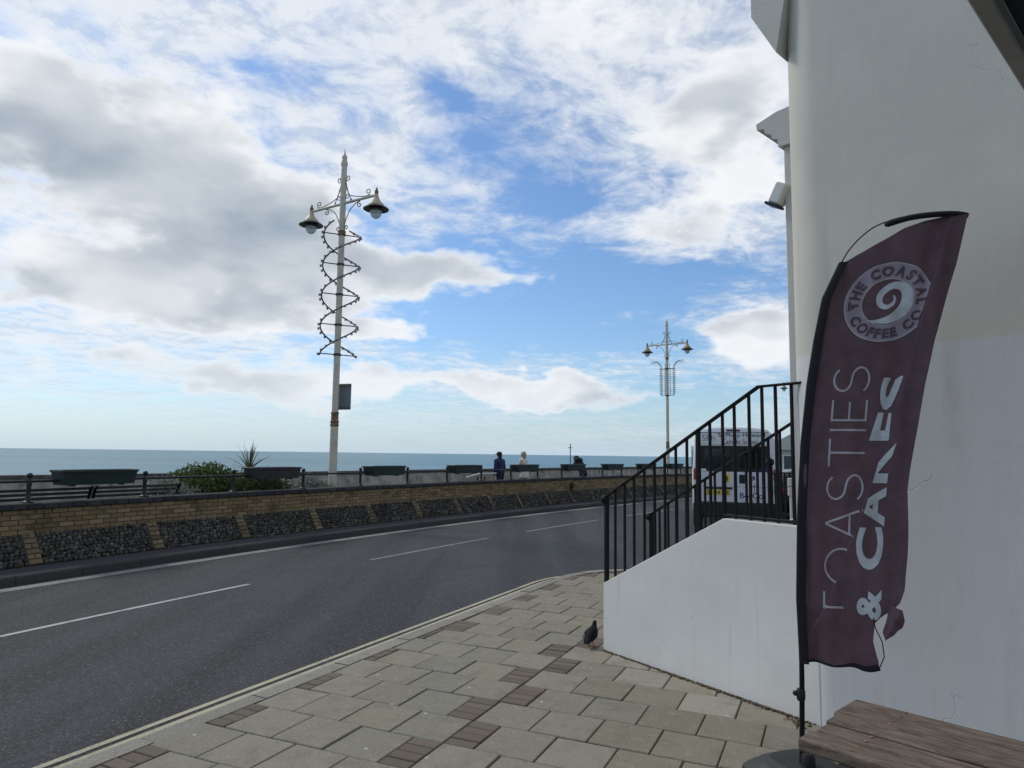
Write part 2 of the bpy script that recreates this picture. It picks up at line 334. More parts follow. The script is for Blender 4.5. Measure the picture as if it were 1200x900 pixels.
brick_mat('flint', [(0.036, 0.034, 0.029), (0.090, 0.081, 0.068), (0.050, 0.046, 0.040), (0.165, 0.15, 0.125), (0.066, 0.060, 0.051), (0.115, 0.104, 0.088)], bscale=60.0, stain=(0.03, 0.03, 0.028), stain_amt=0.4)
render_wall('white_render', (0.60, 0.56, 0.475), ((0.61, 0.60, 0.58), 2.39))
render_wall('stair_render', (0.74, 0.715, 0.655))
render_wall('pale_stone', (0.56, 0.54, 0.50))
simple('mortar', (0.085, 0.075, 0.058), 0.95, var=0.25, nscale=30, bump=0.4)
simple('joint_dirt', (0.085, 0.074, 0.048), 0.95, var=0.35, nscale=25, bump=0.5)
simple('rust_dirt', (0.11, 0.07, 0.04), 0.95, var=0.4, nscale=60, bump=0.8, bscale=120)
simple('kerb_stone', (0.235, 0.215, 0.175), 0.88, var=0.22, nscale=60, bump=0.4, bscale=90, dirt=(0.10, 0.09, 0.075), dirt_scale=7, dirt_amt=0.6, randvar=0.1)
simple('dark_kerb', (0.055, 0.05, 0.046), 0.9, var=0.3, nscale=40, bump=0.4, bscale=80, randvar=0.15)
simple('dark_paving', (0.045, 0.044, 0.044), 0.9, var=0.3, nscale=30, bump=0.5, bscale=90, dirt=(0.10, 0.095, 0.085), dirt_scale=6, dirt_amt=0.4)
simple('concrete', (0.36, 0.335, 0.285), 0.9, var=0.3, nscale=3.0, bump=0.4, bscale=30, dirt=(0.06, 0.055, 0.05), dirt_scale=2.0, dirt_amt=0.8, coord='Object')
simple('concrete_dark', (0.08, 0.075, 0.068), 0.9, var=0.3, nscale=5.0, bump=0.4, bscale=30)
simple('promenade_surface', (0.22, 0.20, 0.18), 0.9, var=0.2, nscale=4.0, bump=0.3)
simple('shingle', (0.26, 0.21, 0.15), 0.95, var=0.35, nscale=8.0, bump=0.6, bscale=20)
simple('black_iron', (0.007, 0.007, 0.008), 0.6, var=0.3, nscale=40, bump=0.12, bscale=70, spec=0.2)
simple('rail_iron', (0.016, 0.016, 0.018), 0.5, var=0.3, nscale=20, bump=0.2, bscale=60, spec=0.4)
simple('planter_green', (0.012, 0.026, 0.022), 0.45, var=0.25, nscale=5, bump=0.1, bscale=30, spec=0.45)
simple('planter_grey', (0.032, 0.028, 0.030), 0.5, var=0.25, nscale=5, bump=0.1, bscale=30, spec=0.45)
simple('bench_slat', (0.018, 0.017, 0.017), 0.5, var=0.3, nscale=15, bump=0.2, spec=0.5)
simple('soil', (0.05, 0.038, 0.025), 0.95, var=0.4, nscale=40, bump=0.8)
simple('lamp_cream', (0.56, 0.51, 0.40), 0.5, var=0.10, nscale=12, dirt=(0.26, 0.13, 0.05), dirt_scale=5.0, dirt_amt=0.35)
simple('lamp_shade_paint', (0.46, 0.40, 0.25), 0.5, var=0.15, nscale=12, dirt=(0.22, 0.10, 0.035), dirt_scale=9.0, dirt_amt=0.7)
simple('rusty_shade', (0.40, 0.29, 0.13), 0.6, var=0.2, nscale=12, dirt=(0.20, 0.085, 0.03), dirt_scale=8.0, dirt_amt=0.8)
simple('lamp_rust', (0.20, 0.13, 0.07), 0.8, var=0.4, nscale=20)
simple('lamp_dark', (0.035, 0.033, 0.032), 0.55, var=0.2)
simple('scroll_iron', (0.13, 0.12, 0.105), 0.6, var=0.3, nscale=30)
simple('decor_frame', (0.055, 0.052, 0.05), 0.6, var=0.3)
simple('bulb_cap', (0.28, 0.26, 0.22), 0.5, var=0.2)
simple('sign_back', (0.17, 0.19, 0.20), 0.5, var=0.1, nscale=6)
simple('van_white', (0.66, 0.68, 0.70), 0.25, var=0.03, nscale=3, spec=0.6)
simple('sign_white', (0.74, 0.75, 0.76), 0.4, var=0.03)
simple('black_plastic', (0.012, 0.012, 0.013), 0.5, var=0.2, spec=0.4)
simple('tyre', (0.012, 0.012, 0.012), 0.85, var=0.2)
simple('wheel_rim', (0.28, 0.28, 0.29), 0.35, metal=0.7)
simple('tail_red', (0.30, 0.012, 0.010), 0.2, var=0.05, spec=0.7)
simple('dark_red', (0.10, 0.008, 0.010), 0.3, var=0.05)
simple('lens_white', (0.62, 0.62, 0.62), 0.15, var=0.05, spec=0.7)
simple('plate_yellow', (0.68, 0.50, 0.06), 0.4, var=0.03)
simple('sticker_yellow', (0.78, 0.62, 0.03), 0.4, var=0.03)
simple('print_black', (0.012, 0.012, 0.014), 0.5, var=0.02)
simple('print_grey', (0.14, 0.14, 0.16), 0.5, var=0.02)
simple('print_blue', (0.010, 0.022, 0.13), 0.5, var=0.02)
simple('car_black', (0.008, 0.009, 0.011), 0.18, var=0.03, spec=0.6)
simple('seat_grey', (0.05, 0.06, 0.06), 0.9)
simple('far_wall', (0.44, 0.45, 0.41), 0.8, var=0.06)
simple('far_roof', (0.13, 0.155, 0.15), 0.8, var=0.12)
simple('far_window', (0.03, 0.04, 0.045), 0.15)
simple('cream_post', (0.60, 0.57, 0.48), 0.6, var=0.06)
simple('skin', (0.42, 0.24, 0.17), 0.6, var=0.05)
simple('hair_blonde', (0.36, 0.28, 0.17), 0.7, var=0.2, nscale=60)
simple('hair_brown', (0.09, 0.05, 0.035), 0.7, var=0.2, nscale=60)
simple('shoe', (0.02, 0.018, 0.016), 0.6)
simple('pigeon_dark', (0.006, 0.006, 0.008), 0.7, var=0.4, nscale=60, spec=0.15)
simple('pigeon_grey', (0.33, 0.33, 0.34), 0.7, var=0.2, nscale=60)
simple('pigeon_red', (0.30, 0.06, 0.05), 0.6)
simple('rubber_base', (0.016, 0.017, 0.019), 0.55, var=0.25, bump=0.25, bscale=200)
simple('awning_frame', (0.33, 0.32, 0.29), 0.6, var=0.1, nscale=8, bump=0.1)
simple('floodlight_body', (0.60, 0.60, 0.57), 0.4, var=0.04)
simple('timber_mast', (0.05, 0.04, 0.035), 0.8)
cloth_mat('awning_cloth', (0.020, 0.022, 0.035))
cloth_mat('banner_cloth', (0.142, 0.080, 0.090), rough=0.62, trans=0.12)
cloth_mat('banner_black', (0.016, 0.013, 0.016))
cloth_mat('print_white', (0.60, 0.59, 0.58), rough=0.6)
cloth_mat('print_thin', (0.50, 0.44, 0.45), rough=0.6)
cloth_mat('print_lilac', (0.36, 0.285, 0.33), rough=0.6)
cloth_mat('print_plum', (0.13, 0.073, 0.083), rough=0.62)
cloth_mat('navy_jacket', (0.018, 0.025, 0.085)); cloth_mat('navy_trousers', (0.016, 0.018, 0.035)); cloth_mat('cream_top', (0.60, 0.57, 0.50)); cloth_mat('blue_jeans', (0.10, 0.13, 0.19)); cloth_mat('black_jacket', (0.012, 0.013, 0.016)); cloth_mat('cap_dark', (0.015, 0.017, 0.03)); cloth_mat('collar_pink', (0.28, 0.17, 0.16))
leaf_mat('leaf_green', (0.030, 0.055, 0.014), (0.115, 0.155, 0.045)); leaf_mat('leaf_silver', (0.13, 0.16, 0.125), (0.34, 0.38, 0.32)); leaf_mat('leaf_dark', (0.022, 0.036, 0.012), (0.075, 0.095, 0.035)); leaf_mat('palm_leaf', (0.045, 0.055, 0.022), (0.20, 0.17, 0.075)); leaf_mat('weed_leaf', (0.02, 0.03, 0.01), (0.06, 0.06, 0.03))
simple('stem_wood', (0.09, 0.065, 0.045), 0.9, var=0.3)
glass_mat('lamp_glass', (0.66, 0.69, 0.69)); glass_mat('van_glass', (0.016, 0.026, 0.025), 0.04)
painted_line('line_white', (0.42, 0.415, 0.39), 0.9); painted_line('line_faded', (0.25, 0.24, 0.215), 0.9); painted_line('line_yellow', (0.42, 0.375, 0.255), 0.6)

# ------------------------------------------------------------------ mesh helpers
class MB:
    def __init__(s): s.v = []; s.f = []; s.t = []      # t: per-face tint
    def add(s, verts, faces, M=None, tint=0.0):
        o = len(s.v)
        s.v += [tuple(M @ Vector(p)) for p in verts] if M is not None else [tuple(p) for p in verts]
        s.f += [tuple(i + o for i in f) for f in faces]; s.t += [tint] * len(faces)
        return s
    def box(s, c, size, M=None, taper=(1, 1), tint=0.0):
        x, y, z = size[0] / 2, size[1] / 2, size[2] / 2; tx, ty = taper
        v = [(c[0] - x, c[1] - y, c[2] - z), (c[0] + x, c[1] - y, c[2] - z), (c[0] + x, c[1] + y, c[2] - z), (c[0] - x, c[1] + y, c[2] - z),
             (c[0] - x * tx, c[1] - y * ty, c[2] + z), (c[0] + x * tx, c[1] - y * ty, c[2] + z), (c[0] + x * tx, c[1] + y * ty, c[2] + z), (c[0] - x * tx, c[1] + y * ty, c[2] + z)]
        return s.add(v, [(3, 2, 1, 0), (4, 5, 6, 7), (0, 1, 5, 4), (1, 2, 6, 5), (2, 3, 7, 6), (3, 0, 4, 7)], M, tint)
    def bevbox(s, c, size, bev, M=None, tint=0.0):
        """box with all edges chamfered"""
        x, y, z = [a / 2 for a in size]; b = min(bev, x * .9, y * .9, z * .9); vs = []; idx = {}
        for sx in (-1, 1):
            for sy in (-1, 1):
                for sz in (-1, 1):
                    for ax in range(3):
                        p = [sx * (x - b), sy * (y - b), sz * (z - b)]; p[ax] = (sx * x, sy * y, sz * z)[ax]
                        idx[(sx, sy, sz, ax)] = len(vs); vs.append((c[0] + p[0], c[1] + p[1], c[2] + p[2]))
        F = []
        for sg in (-1, 1):
            for ax in range(3):
                o = [a for a in range(3) if a != ax]; ring = []
                for (p, q) in ((-1, -1), (1, -1), (1, 1), (-1, 1)):
                    k = [0, 0, 0]; k[ax] = sg; k[o[0]] = p; k[o[1]] = q; ring.append(idx[(k[0], k[1], k[2], ax)])
                F.append(tuple(ring))
        for ax in range(3):                      # edges along axis ax
            o = [a for a in range(3) if a != ax]
            for p in (-1, 1):
                for q in (-1, 1):
                    r = []
                    for e, a2 in ((-1, o[0]), (1, o[0]), (1, o[1]), (-1, o[1])):
                        k = [0, 0, 0]; k[ax] = e; k[o[0]] = p; k[o[1]] = q; r.append(idx[(k[0], k[1], k[2], a2)])
                    F.append(tuple(r))
        for sx in (-1, 1):
            for sy in (-1, 1):
                for sz in (-1, 1): F.append(tuple(idx[(sx, sy, sz, a)] for a in range(3)))
        return s.add(vs, F, M, tint)
    def prism(s, poly, z0, z1, M=None, tint=0.0):
        n = len(poly); v = [(p[0], p[1], z0) for p in poly] + [(p[0], p[1], z1) for p in poly]
        f = [tuple(range(n))[::-1], tuple(range(n, 2 * n))] + [(i, (i + 1) % n, n + (i + 1) % n, n + i) for i in range(n)]
        return s.add(v, f, M, tint)
    def tube(s, path, r, n=8, caps=True, M=None, tint=0.0, closed=False):
        P = [Vector(p) for p in path]; m = len(P); rad = r if isinstance(r, (list, tuple)) else [r] * m
        v = []; f = []; prev = None
        for i in range(m):
            if closed: t = (P[(i + 1) % m] - P[i - 1])
            else: t = (P[min(i + 1, m - 1)] - P[max(i - 1, 0)])
            t.normalize()
            if prev is None:
                a = Vector((0, 0, 1)) if abs(t.z) < 0.9 else Vector((1, 0, 0)); u = t.cross(a).normalized()
            else:
                u = (prev - t * prev.dot(t)).normalized()
            prev = u; w = t.cross(u)
            for j in range(n):
                an = 2 * math.pi * j / n; q = P[i] + (u * math.cos(an) + w * math.sin(an)) * rad[i]; v.append(tuple(q))
        for i in range(m if closed else m - 1):
            for j in range(n):
                a, b_ = i * n + j, i * n + (j + 1) % n; k = (i + 1) % m
                f.append((a, b_, k * n + (j + 1) % n, k * n + j))
        if caps and not closed: f += [tuple(range(n))[::-1], tuple(range((m - 1) * n, m * n))]
        return s.add(v, f, M, tint)
    def lathe(s, prof, n=16, c=(0, 0, 0), M=None, tint=0.0):
        """prof: list of (radius, z)"""
        v = []; f = []
        for r, z in prof:
            for j in range(n):
                a = 2 * math.pi * j / n; v.append((c[0] + r * math.cos(a), c[1] + r * math.sin(a), c[2] + z))
        m = len(prof)
        for i in range(m - 1):
            for j in range(n): f.append((i * n + j, i * n + (j + 1) % n, (i + 1) * n + (j + 1) % n, (i + 1) * n + j))
        f += [tuple(range(n))[::-1], tuple(range((m - 1) * n, m * n))]
        return s.add(v, f, M, tint)
    def ball(s, c, r, n=10, m=6, M=None, tint=0.0):
        rr = r if isinstance(r, (tuple, list)) else (r, r, r); prof = []
        v = [(c[0], c[1], c[2] - rr[2])]; f = []
        for i in range(1, m):
            a = -math.pi / 2 + math.pi * i / m
            for j in range(n): b = 2 * math.pi * j / n; v.append((c[0] + rr[0] * math.cos(a) * math.cos(b), c[1] + rr[1] * math.cos(a) * math.sin(b), c[2] + rr[2] * math.sin(a)))
        v.append((c[0], c[1], c[2] + rr[2])); L = len(v) - 1
        for j in range(n): f.append((0, 1 + (j + 1) % n, 1 + j)); f.append((L, 1 + (m - 2) * n + j, 1 + (m - 2) * n + (j + 1) % n))
        for i in range(m - 2):
            for j in range(n): f.append((1 + i * n + j, 1 + i * n + (j + 1) % n, 1 + (i + 1) * n + (j + 1) % n, 1 + (i + 1) * n + j))
        return s.add(v, f, M, tint)
    def mesh(s, name, mat, smooth=False):
        me = bpy.data.meshes.new(name); me.from_pydata(s.v, [], s.f)
        if any(s.t):
            at = me.attributes.new('tint', 'FLOAT', 'FACE'); at.data.foreach_set('value', s.t)
        bm = bmesh.new(); bm.from_mesh(me); bmesh.ops.recalc_face_normals(bm, faces=bm.faces); bm.to_mesh(me); bm.free()
        if smooth is not False:
            me.polygons.foreach_set('use_smooth', [True] * len(me.polygons))
            if isinstance(smooth, (int, float)) and smooth is not True:
                me.set_sharp_from_angle(angle=R_(smooth))
        me.materials.append(MATS[mat]); return me
    def build(s, name, mat, parent=None, smooth=False, **kw):
        return obj(name, s.mesh(name, mat, smooth), parent, **kw)

def obj(name, me, parent=None, M=None, label=None, cat=None, group=None, kind=None):
    o = bpy.data.objects.new(name, me); col.objects.link(o)
    if parent is not None: o.parent = parent
    if M is not None: o.matrix_local = M
    return tag(o, label, cat, group, kind)
def tag(o, label=None, cat=None, group=None, kind=None):
    if label: o['label'] = label
    if cat: o['category'] = cat
    if group: o['group'] = group
    if kind: o['kind'] = kind
    return o
def thing(name, label, cat, M=None, group=None):
    o = bpy.data.objects.new(name, None); col.objects.link(o); o.empty_display_size = 0.1
    if M is not None: o.matrix_world = M
    return tag(o, label, cat, group)
def copy_tree(o, parent=None):
    c = o.copy(); col.objects.link(c); c.parent = parent
    for ch in list(o.children): copy_tree(ch, c)
    return c
def T(x, y, z): return Matrix.Translation((x, y, z))
def RZ(a): return Matrix.Rotation(a, 4, 'Z')
def frame(o, x, y, z=(0, 0, 1)):
    m = Matrix((Vector(x), Vector(y), Vector(z))).transposed().to_4x4(); m.translation = Vector(o); return m
def lerp(a, b, t): return a + (b - a) * t
def interp(x, xs, ys):
    if x <= xs[0]: return ys[0]
    for i in range(len(xs) - 1):
        if x <= xs[i + 1]: return lerp(ys[i], ys[i + 1], (x - xs[i]) / (xs[i + 1] - xs[i]))
    return ys[-1]
def smooth01(x): x = max(0.0, min(1.0, x)); return x * x * (3 - 2 * x)

_fonts = {}
def text_geo(body, size=1.0, offset=0.0, align='LEFT', spacing=1.0, sub=1):
    """flat letters in the xy plane -> (verts, faces)"""
    cu = bpy.data.curves.new('lettering', 'FONT'); cu.body = body; cu.size = size; cu.offset = offset; cu.align_x = align; cu.space_character = spacing
    cu.resolution_u = 4
    o = bpy.data.objects.new('lettering', cu); col.objects.link(o)
    dg = bpy.context.evaluated_depsgraph_get(); me = bpy.data.meshes.new_from_object(o.evaluated_get(dg))
    bm = bmesh.new(); bm.from_mesh(me); bmesh.ops.triangulate(bm, faces=bm.faces)
    if sub: bmesh.ops.subdivide_edges(bm, edges=bm.edges, cuts=sub, use_grid_fill=True)
    bm.verts.index_update(); v = [tuple(p.co) for p in bm.verts]; f = [tuple(q.index for q in fc.verts) for fc in bm.faces]
    bm.free(); bpy.data.objects.remove(o); bpy.data.curves.remove(cu); bpy.data.meshes.remove(me)
    return v, f
def clip_geo(v, f, halfplanes):
    """keep the part of flat geometry where (p - a).n >= 0 for each (a, n)"""
    me = bpy.data.meshes.new('clip'); me.from_pydata([(p[0], p[1], 0) for p in v], [], f); bm = bmesh.new(); bm.from_mesh(me)
    for a, n in halfplanes:
        bmesh.ops.bisect_plane(bm, geom=bm.verts[:] + bm.edges[:] + bm.faces[:], plane_co=(a[0], a[1], 0), plane_no=(-n[0], -n[1], 0), clear_outer=True)
    bm.verts.index_update(); vv = [tuple(p.co) for p in bm.verts]; ff = [tuple(q.index for q in fc.verts) for fc in bm.faces]
    bm.free(); bpy.data.meshes.remove(me); return vv, ff
def bounds(v): return min(p[0] for p in v), max(p[0] for p in v), min(p[1] for p in v), max(p[1] for p in v)

# ------------------------------------------------------------------ layout curves
CO = (0.008517, 0.315809, -10.318915)                   # far kerb: x = a*y*y + b*y + c
def _kx(y): return CO[0] * y * y + CO[1] * y + CO[2]
_tab = []; _s = 0.0; _py = 0.0
for i in range(0, 1401):
    y = i * 0.06
    if i: _s += math.hypot(_kx(y) - _kx(_py), y - _py)
    _tab.append((_s, y)); _py = y
_s8 = [a for a, b in _tab if b >= 8.0][0]
_ts = [a - _s8 for a, b in _tab]; _ty = [b for a, b in _tab]
import bisect
def K(s, off=0.0, z=0.0):
    """point at arc length s along the far kerb, off metres towards the sea"""
    i = max(1, min(len(_ts) - 1, bisect.bisect_left(_ts, s))); t = (s - _ts[i - 1]) / (_ts[i] - _ts[i - 1]); y = lerp(_ty[i - 1], _ty[i], t)
    d = 2 * CO[0] * y + CO[1]; l = math.sqrt(1 + d * d)
    return Vector((_kx(y) - off / l, y + off * d / l, z))
def Kdir(s):
    a = K(s - .05); b = K(s + .05); d = (b - a); d.normalize(); return d, Vector((-d.y, d.x, 0))
def KF(s, off, z):
    d, n = Kdir(s); return frame(K(s, off, z), d, n)
def ribbon(name, mat, s0, s1, o0, o1, z, parent=None, step=0.5, **kw):
    m = MB(); n = max(1, int((s1 - s0) / step)); v = []
    for i in range(n + 1):
        s = lerp(s0, s1, i / n); v.append(K(s, o0, z)); v.append(K(s, o1, z))
    m.add(v, [(2 * i, 2 * i + 2, 2 * i + 3, 2 * i + 1) for i in range(n)])
    return m.build(name, mat, parent, **kw)
ROAD_Z = -0.12
G1 = Vector((math.cos(R_(-24.5)), math.sin(R_(-24.5)), 0)); G2 = Vector((-G1.y, G1.x, 0))
def G(a, b, z=0.0): p = G1 * a + G2 * b; return Vector((p.x, p.y, z))
def kerb_back(b): return -3.76 + 0.038 * b

# ------------------------------------------------------------------ ground, road, sea
gm = MB(); gm.box((0, 25, -1.62), (120, 130, 2.9))
road = MB(); 
nx, ny = 1, 1
road.add([(-60, -40, ROAD_Z), (90, -40, ROAD_Z), (90, 88, ROAD_Z), (-60, 88, ROAD_Z)], [(0, 1, 2, 3)])
# keep the road sheet landward of the far kerb
rv = []; 
road = MB(); n = 130; vv = []
for i in range(n + 1):
    s = lerp(-9.0, 72.0, i / n); a = K(s, 0.02, ROAD_Z); vv.append(a); vv.append(Vector((max(a.x + 12, 46.0), a.y - 26.0, ROAD_Z)) if False else K(s, 0.02, ROAD_Z) + Vector((60, -34, 0)))
road.add(vv, [(2 * i, 2 * i + 1, 2 * i + 3, 2 * i + 2) for i in range(n)])
road_o = road.build('road', 'asphalt', kind='structure')
# painted lines
def dash(s0, s1, off, wd, mat, name): ribbon(name, mat, s0, s1, off - wd / 2, off + wd / 2, ROAD_Z + 0.004, road_o, 0.4)
for s0, s1 in ((-3.6, -0.9 + 0.0), (-0.6, 3.23), (5.89, 9.82), (11.5, 15.45), (17.2, 21.0), (23.0, 26.5), (28.5, 32), (34, 38)):
    dash(s0, s1, -2.55, 0.075, 'line_white' if s0 < 4 else 'line_faded', 'lane_dash')
ribbon('edge_line', 'line_faded', -8, 60, -0.35, -0.13, ROAD_Z + 0.004, road_o, 0.5)
def grid_strip(name, mat, pts_a, pts_b, z, parent):
    m = MB(); v = []
    for a, b in zip(pts_a, pts_b): v.append(G(*a, z)); v.append(G(*b, z))
    m.add(v, [(2 * i, 2 * i + 1, 2 * i + 3, 2 * i + 2) for i in range(len(pts_a) - 1)]); return m.build(name, mat, parent)
def kerb_path(off):
    """kerb line, off metres out from the back of the kerb, with the rounded corner"""
    pts = []
    for i in range(0, 25): b = -9.0 + i * (9.35 + 9.0) / 24; pts.append((kerb_back(b) - off, b))
    r = 1.15 + off; c = (kerb_back(9.35) + 1.15, 9.35)
    for i in range(1, 13): a = math.pi - i * math.pi / 2 / 12; pts.append((c[0] + r * math.cos(a), c[1] + r * math.sin(a)))
    for i in range(1, 12): pts.append((c[0] + i * 0.8, c[1] + r))
    return pts
for d0, d1 in ((0.395, 0.447), (0.495, 0.547)):
    grid_strip('yellow_line', 'line_yellow', kerb_path(d0), kerb_path(d1), ROAD_Z + 0.004, road_o)
# short side-street markings beyond the corner
for q in range(3):
    m = MB(); a = G(-1.15 + q * 0.75, 12.4 + 0.1 * q, ROAD_Z + 0.005); 
    m.add([a, a + G1 * 0.34, a + G1 * 0.34 + G2 * 0.1, a + G2 * 0.1], [(0, 1, 2, 3)]); m.build('junction_dash', 'line_white', road_o)

# near pavement ------------------------------------------------------
pave_poly = [G(a, b) for a, b in kerb_path(0.0)] + [G(8.0, 10.5), G(8.0, -9.0)]
m = MB(); m.prism([(p.x, p.y) for p in pave_poly], -0.2, -0.012); pavement = m.build('pavement', 'joint_dirt', kind='structure')
# kerb stones
kb, kf = kerb_path(0.0), kerb_path(0.16)
acc = []; 
def path_pts(path):
    L = [0.0]
    for i in range(1, len(path)): L.append(L[-1] + math.hypot(path[i][0] - path[i - 1][0], path[i][1] - path[i - 1][1]))
    return L
Lb = path_pts(kb); tot = Lb[-1]
def at_path(path, L, s): return (interp(s, L, [p[0] for p in path]), interp(s, L, [p[1] for p in path]))
pos = 0.0
while pos < tot - 0.3:
    ln = 0.86; e0, e1_ = pos + 0.006, min(pos + ln, tot) - 0.006; poly = []
    ss = [lerp(e0, e1_, i / 3) for i in range(4)]
    Lf = path_pts(kf); sc = Lf[-1] / tot
    ba = [at_path(kb, Lb, s) for s in ss]
    fr = []
    for s in ss:
        p0 = at_path(kb, Lb, s - .02); p1 = at_path(kb, Lb, s + .02); d = Vector((p1[0] - p0[0], p1[1] - p0[1], 0)).normalized(); p = at_path(kb, Lb, s)
        fr.append((p[0] - d.y * 0.155, p[1] + d.x * 0.155))
    mk = MB(); nB = len(ba)
    jit = random.uniform(-0.004, 0.004)
    vsb = [G(*p, -0.25) for p in ba] + [G(*p, jit) for p in ba]
    bevf = [((p[0] * .88 + q[0] * .12), (p[1] * .88 + q[1] * .12)) for p, q in zip(fr, ba)]
    vsf = [G(*p, jit) for p in bevf] + [G(*p, jit - 0.022) for p in fr] + [G(*p, -0.25) for p in fr]
    V = vsb + vsf; F = []
    for i in range(nB - 1):
        rows = [i, nB + i, 2 * nB + i, 3 * nB + i, 4 * nB + i]
        for a, b in zip(rows[:-1], rows[1:]): F.append((a, a + 1, b + 1, b))
    F += [tuple(r * nB for r in range(5)), tuple(r * nB + nB - 1 for r in range(5))[::-1]]
    mk.add(V, F); mk.build('kerb_stone', 'kerb_stone', pavement)
    pos += ln
# slabs: courses run from the kerb to the building, broken by zig-zag brick infill
SP, SL = 0.389, 0.378
slab_cache = {}
def slab_mesh(wd, dp, mat, name, hh=0.045):
    key = (round(wd, 3), round(dp, 3), mat)
    if key not in slab_cache:
        m = MB(); m.bevbox((0, 0, -hh / 2), (wd, dp, hh), 0.005); slab_cache[key] = m.mesh(name, mat)
    return slab_cache[key]
def put_slab(name, a0, a1, b0, b1, mat, gap=0.0038, dz=0.004):
    wd, dp = a1 - a0 - 2 * gap, b1 - b0 - 2 * gap
    if wd < 0.02 or dp < 0.02: return
    c = G((a0 + a1) / 2, (b0 + b1) / 2, random.uniform(-dz, dz))
    M = frame(c, G1, G2) @ Matrix.Rotation(R_(random.uniform(-.35, .35)), 4, 'X') @ Matrix.Rotation(R_(random.uniform(-.35, .35)), 4, 'Y') @ RZ(R_(random.uniform(-.25, .25)))
    obj(name, slab_mesh(wd, dp, mat, name), pavement, M)
def slab_kind(a, b):
    p = G(a, b) - Vector((.831, 6.334, 0)); w_ = p.x * .822 + p.y * .570; s_ = p.x * .570 - p.y * .822
    return 'paving_slab_pale' if (-.34 < w_ < .3 and -.25 < s_ < 1.75) else 'paving_slab'
def put_bricks(a0, a1, b0, b1):
    nb = 4; st = (b1 - b0) / nb
    for i in range(nb): put_slab('paving_brick', a0, a1, b0 + i * st, b0 + (i + 1) * st, 'paving_brick', 0.0035, 0.003)
ST_A = G(-1.871, 6.108)
for k in range(-5, 17):
    b0 = 3.775 + k * SP; b1 = b0 + SP
    ph = -2.336 if k % 2 else -2.14
    left = kerb_back((b0 + b1) / 2) + 0.006
    a = ph; cells = []
    while a - SL > left - 0.03: cells.append((a - SL, a)); a -= SL
    if b0 > 9.3:                                          # rounded corner: trim
        over = math.sqrt(max(0, 1.15 ** 2 - (min(b1, 10.45) - 9.35) ** 2)); left2 = kerb_back(9.35) + 1.15 - over
        cells = [c for c in cells if c[0] > left2]; a = min([c[0] for c in cells] + [ph]); left = left2
    for c in cells: put_slab('slab', c[0], c[1], b0, b1, 'paving_slab')
    gap = a - left
    if gap > 0.05:
        if gap > 0.26: put_slab('slab', left, a, b0, b1, 'paving_slab')
        else: put_bricks(left, a, b0, b1)
    put_bricks(ph, ph + 0.2, b0, b1) if k < 7 else put_slab('slab', ph, ph + 0.2, b0, b1, 'paving_slab')
    a = ph + 0.2
    lim = 1.2 if k < 5 else (-0.2 if k < 8 else 0.9)
    if k < -1: lim = 0.6
    while a < lim:
        put_slab('slab', a, a + SL, b0, b1, slab_kind(a + SL / 2, (b0 + b1) / 2)); a += SL

# far pavement strip and kerb ---------------------------------------------------
fp = ribbon('far_pavement', 'dark_paving', -8, 60, 0.11, 1.0, 0.0, None, 0.5, kind='structure')
sk = -2.0
while sk < 40:
    m = MB(); v = []
    for i in range(3):
        s = lerp(sk + .004, sk + .9, i / 2)
        v += [K(s, -0.0, -0.3), K(s, 0.0, -0.02), K(s, 0.018, 0.002), K(s, 0.125, 0.003), K(s, 0.125, -0.3)]
    F = []
    for i in range(2):
        for j in range(4): F.append((i * 5 + j, i * 5 + j + 1, i * 5 + 6 + j, i * 5 + 5 + j))
    F += [(0, 1, 2, 3, 4), (14, 13, 12, 11, 10)]
    m.add(v, F); m.build('kerb_stone', 'dark_kerb', fp); sk += 0.904
# promenade, beach, sea
PROM_Z = 0.12
ribbon('promenade', 'promenade_surface', -8, 62, 1.25, 6.5, PROM_Z, None, 0.8, kind='structure')
m = MB(); vv = []; n = 60
for i in range(n + 1):
    s = lerp(-8, 62, i / n); vv += [K(s, 5.6, -1.2), K(s, 26, -3.9), K(s, 40, -5.6)]
F = []
for i in range(n):
    for j in range(2): F.append((3 * i + j, 3 * i + j + 1, 3 * i + 4 + j, 3 * i + 3 + j))
m.add(vv, F); m.build('beach', 'shingle', kind='structure')
m = MB(); nseg = 96; Rr = [1.0, 120, 600, 3000, 9000, 20000]; v = []
for r in Rr:
    for j in range(nseg): a = 2 * math.pi * j / nseg; v.append((r * math.cos(a), r * math.sin(a), -4.6 - (r / 20000.0) ** 2 * 8))
F = []
for i in range(len(Rr) - 1):
    for j in range(nseg): F.append((i * nseg + j, i * nseg + (j + 1) % nseg, (i + 1) * nseg + (j + 1) % nseg, (i + 1) * nseg + j))
m.add(v, F); m.build('sea', 'sea_water', kind='structure')

# ------------------------------------------------------------------ sea-front retaining wall
FB, SB, FT, CB, CT = 0.69, 0.28, 0.42, 0.79, 0.877     # flint base offset, setback, flint top, coping bottom/top
wall = thing('retaining_wall', 'long low yellow brick wall with sloping flint base and dark coping across the road', 'wall', KF(10, FB + .4, 0))
WI = wall.matrix_world.inverted()
def wl(m): m.v = [tuple(WI @ Vector(p)) for p in m.v]; return m
S0, S1 = -2.5, 46.0
m = MB(); n = 120; v = []
for i in range(n + 1):
    s = lerp(S0, S1, i / n); o = FB
    v += [K(s, o + .012, -0.05), K(s, o + SB - .0, FT - .02), K(s, o + SB + .012, FT - .02), K(s, o + SB + .012, CB), K(s, o + SB + .33, CB), K(s, o + SB + .33, -0.3)]
F = []
for i in range(n):
    for j in range(5): F.append((i * 6 + j, i * 6 + j + 1, i * 6 + 7 + j, i * 6 + 6 + j))
F += [tuple(range(6)), tuple(range(n * 6, n * 6 + 6))[::-1]]
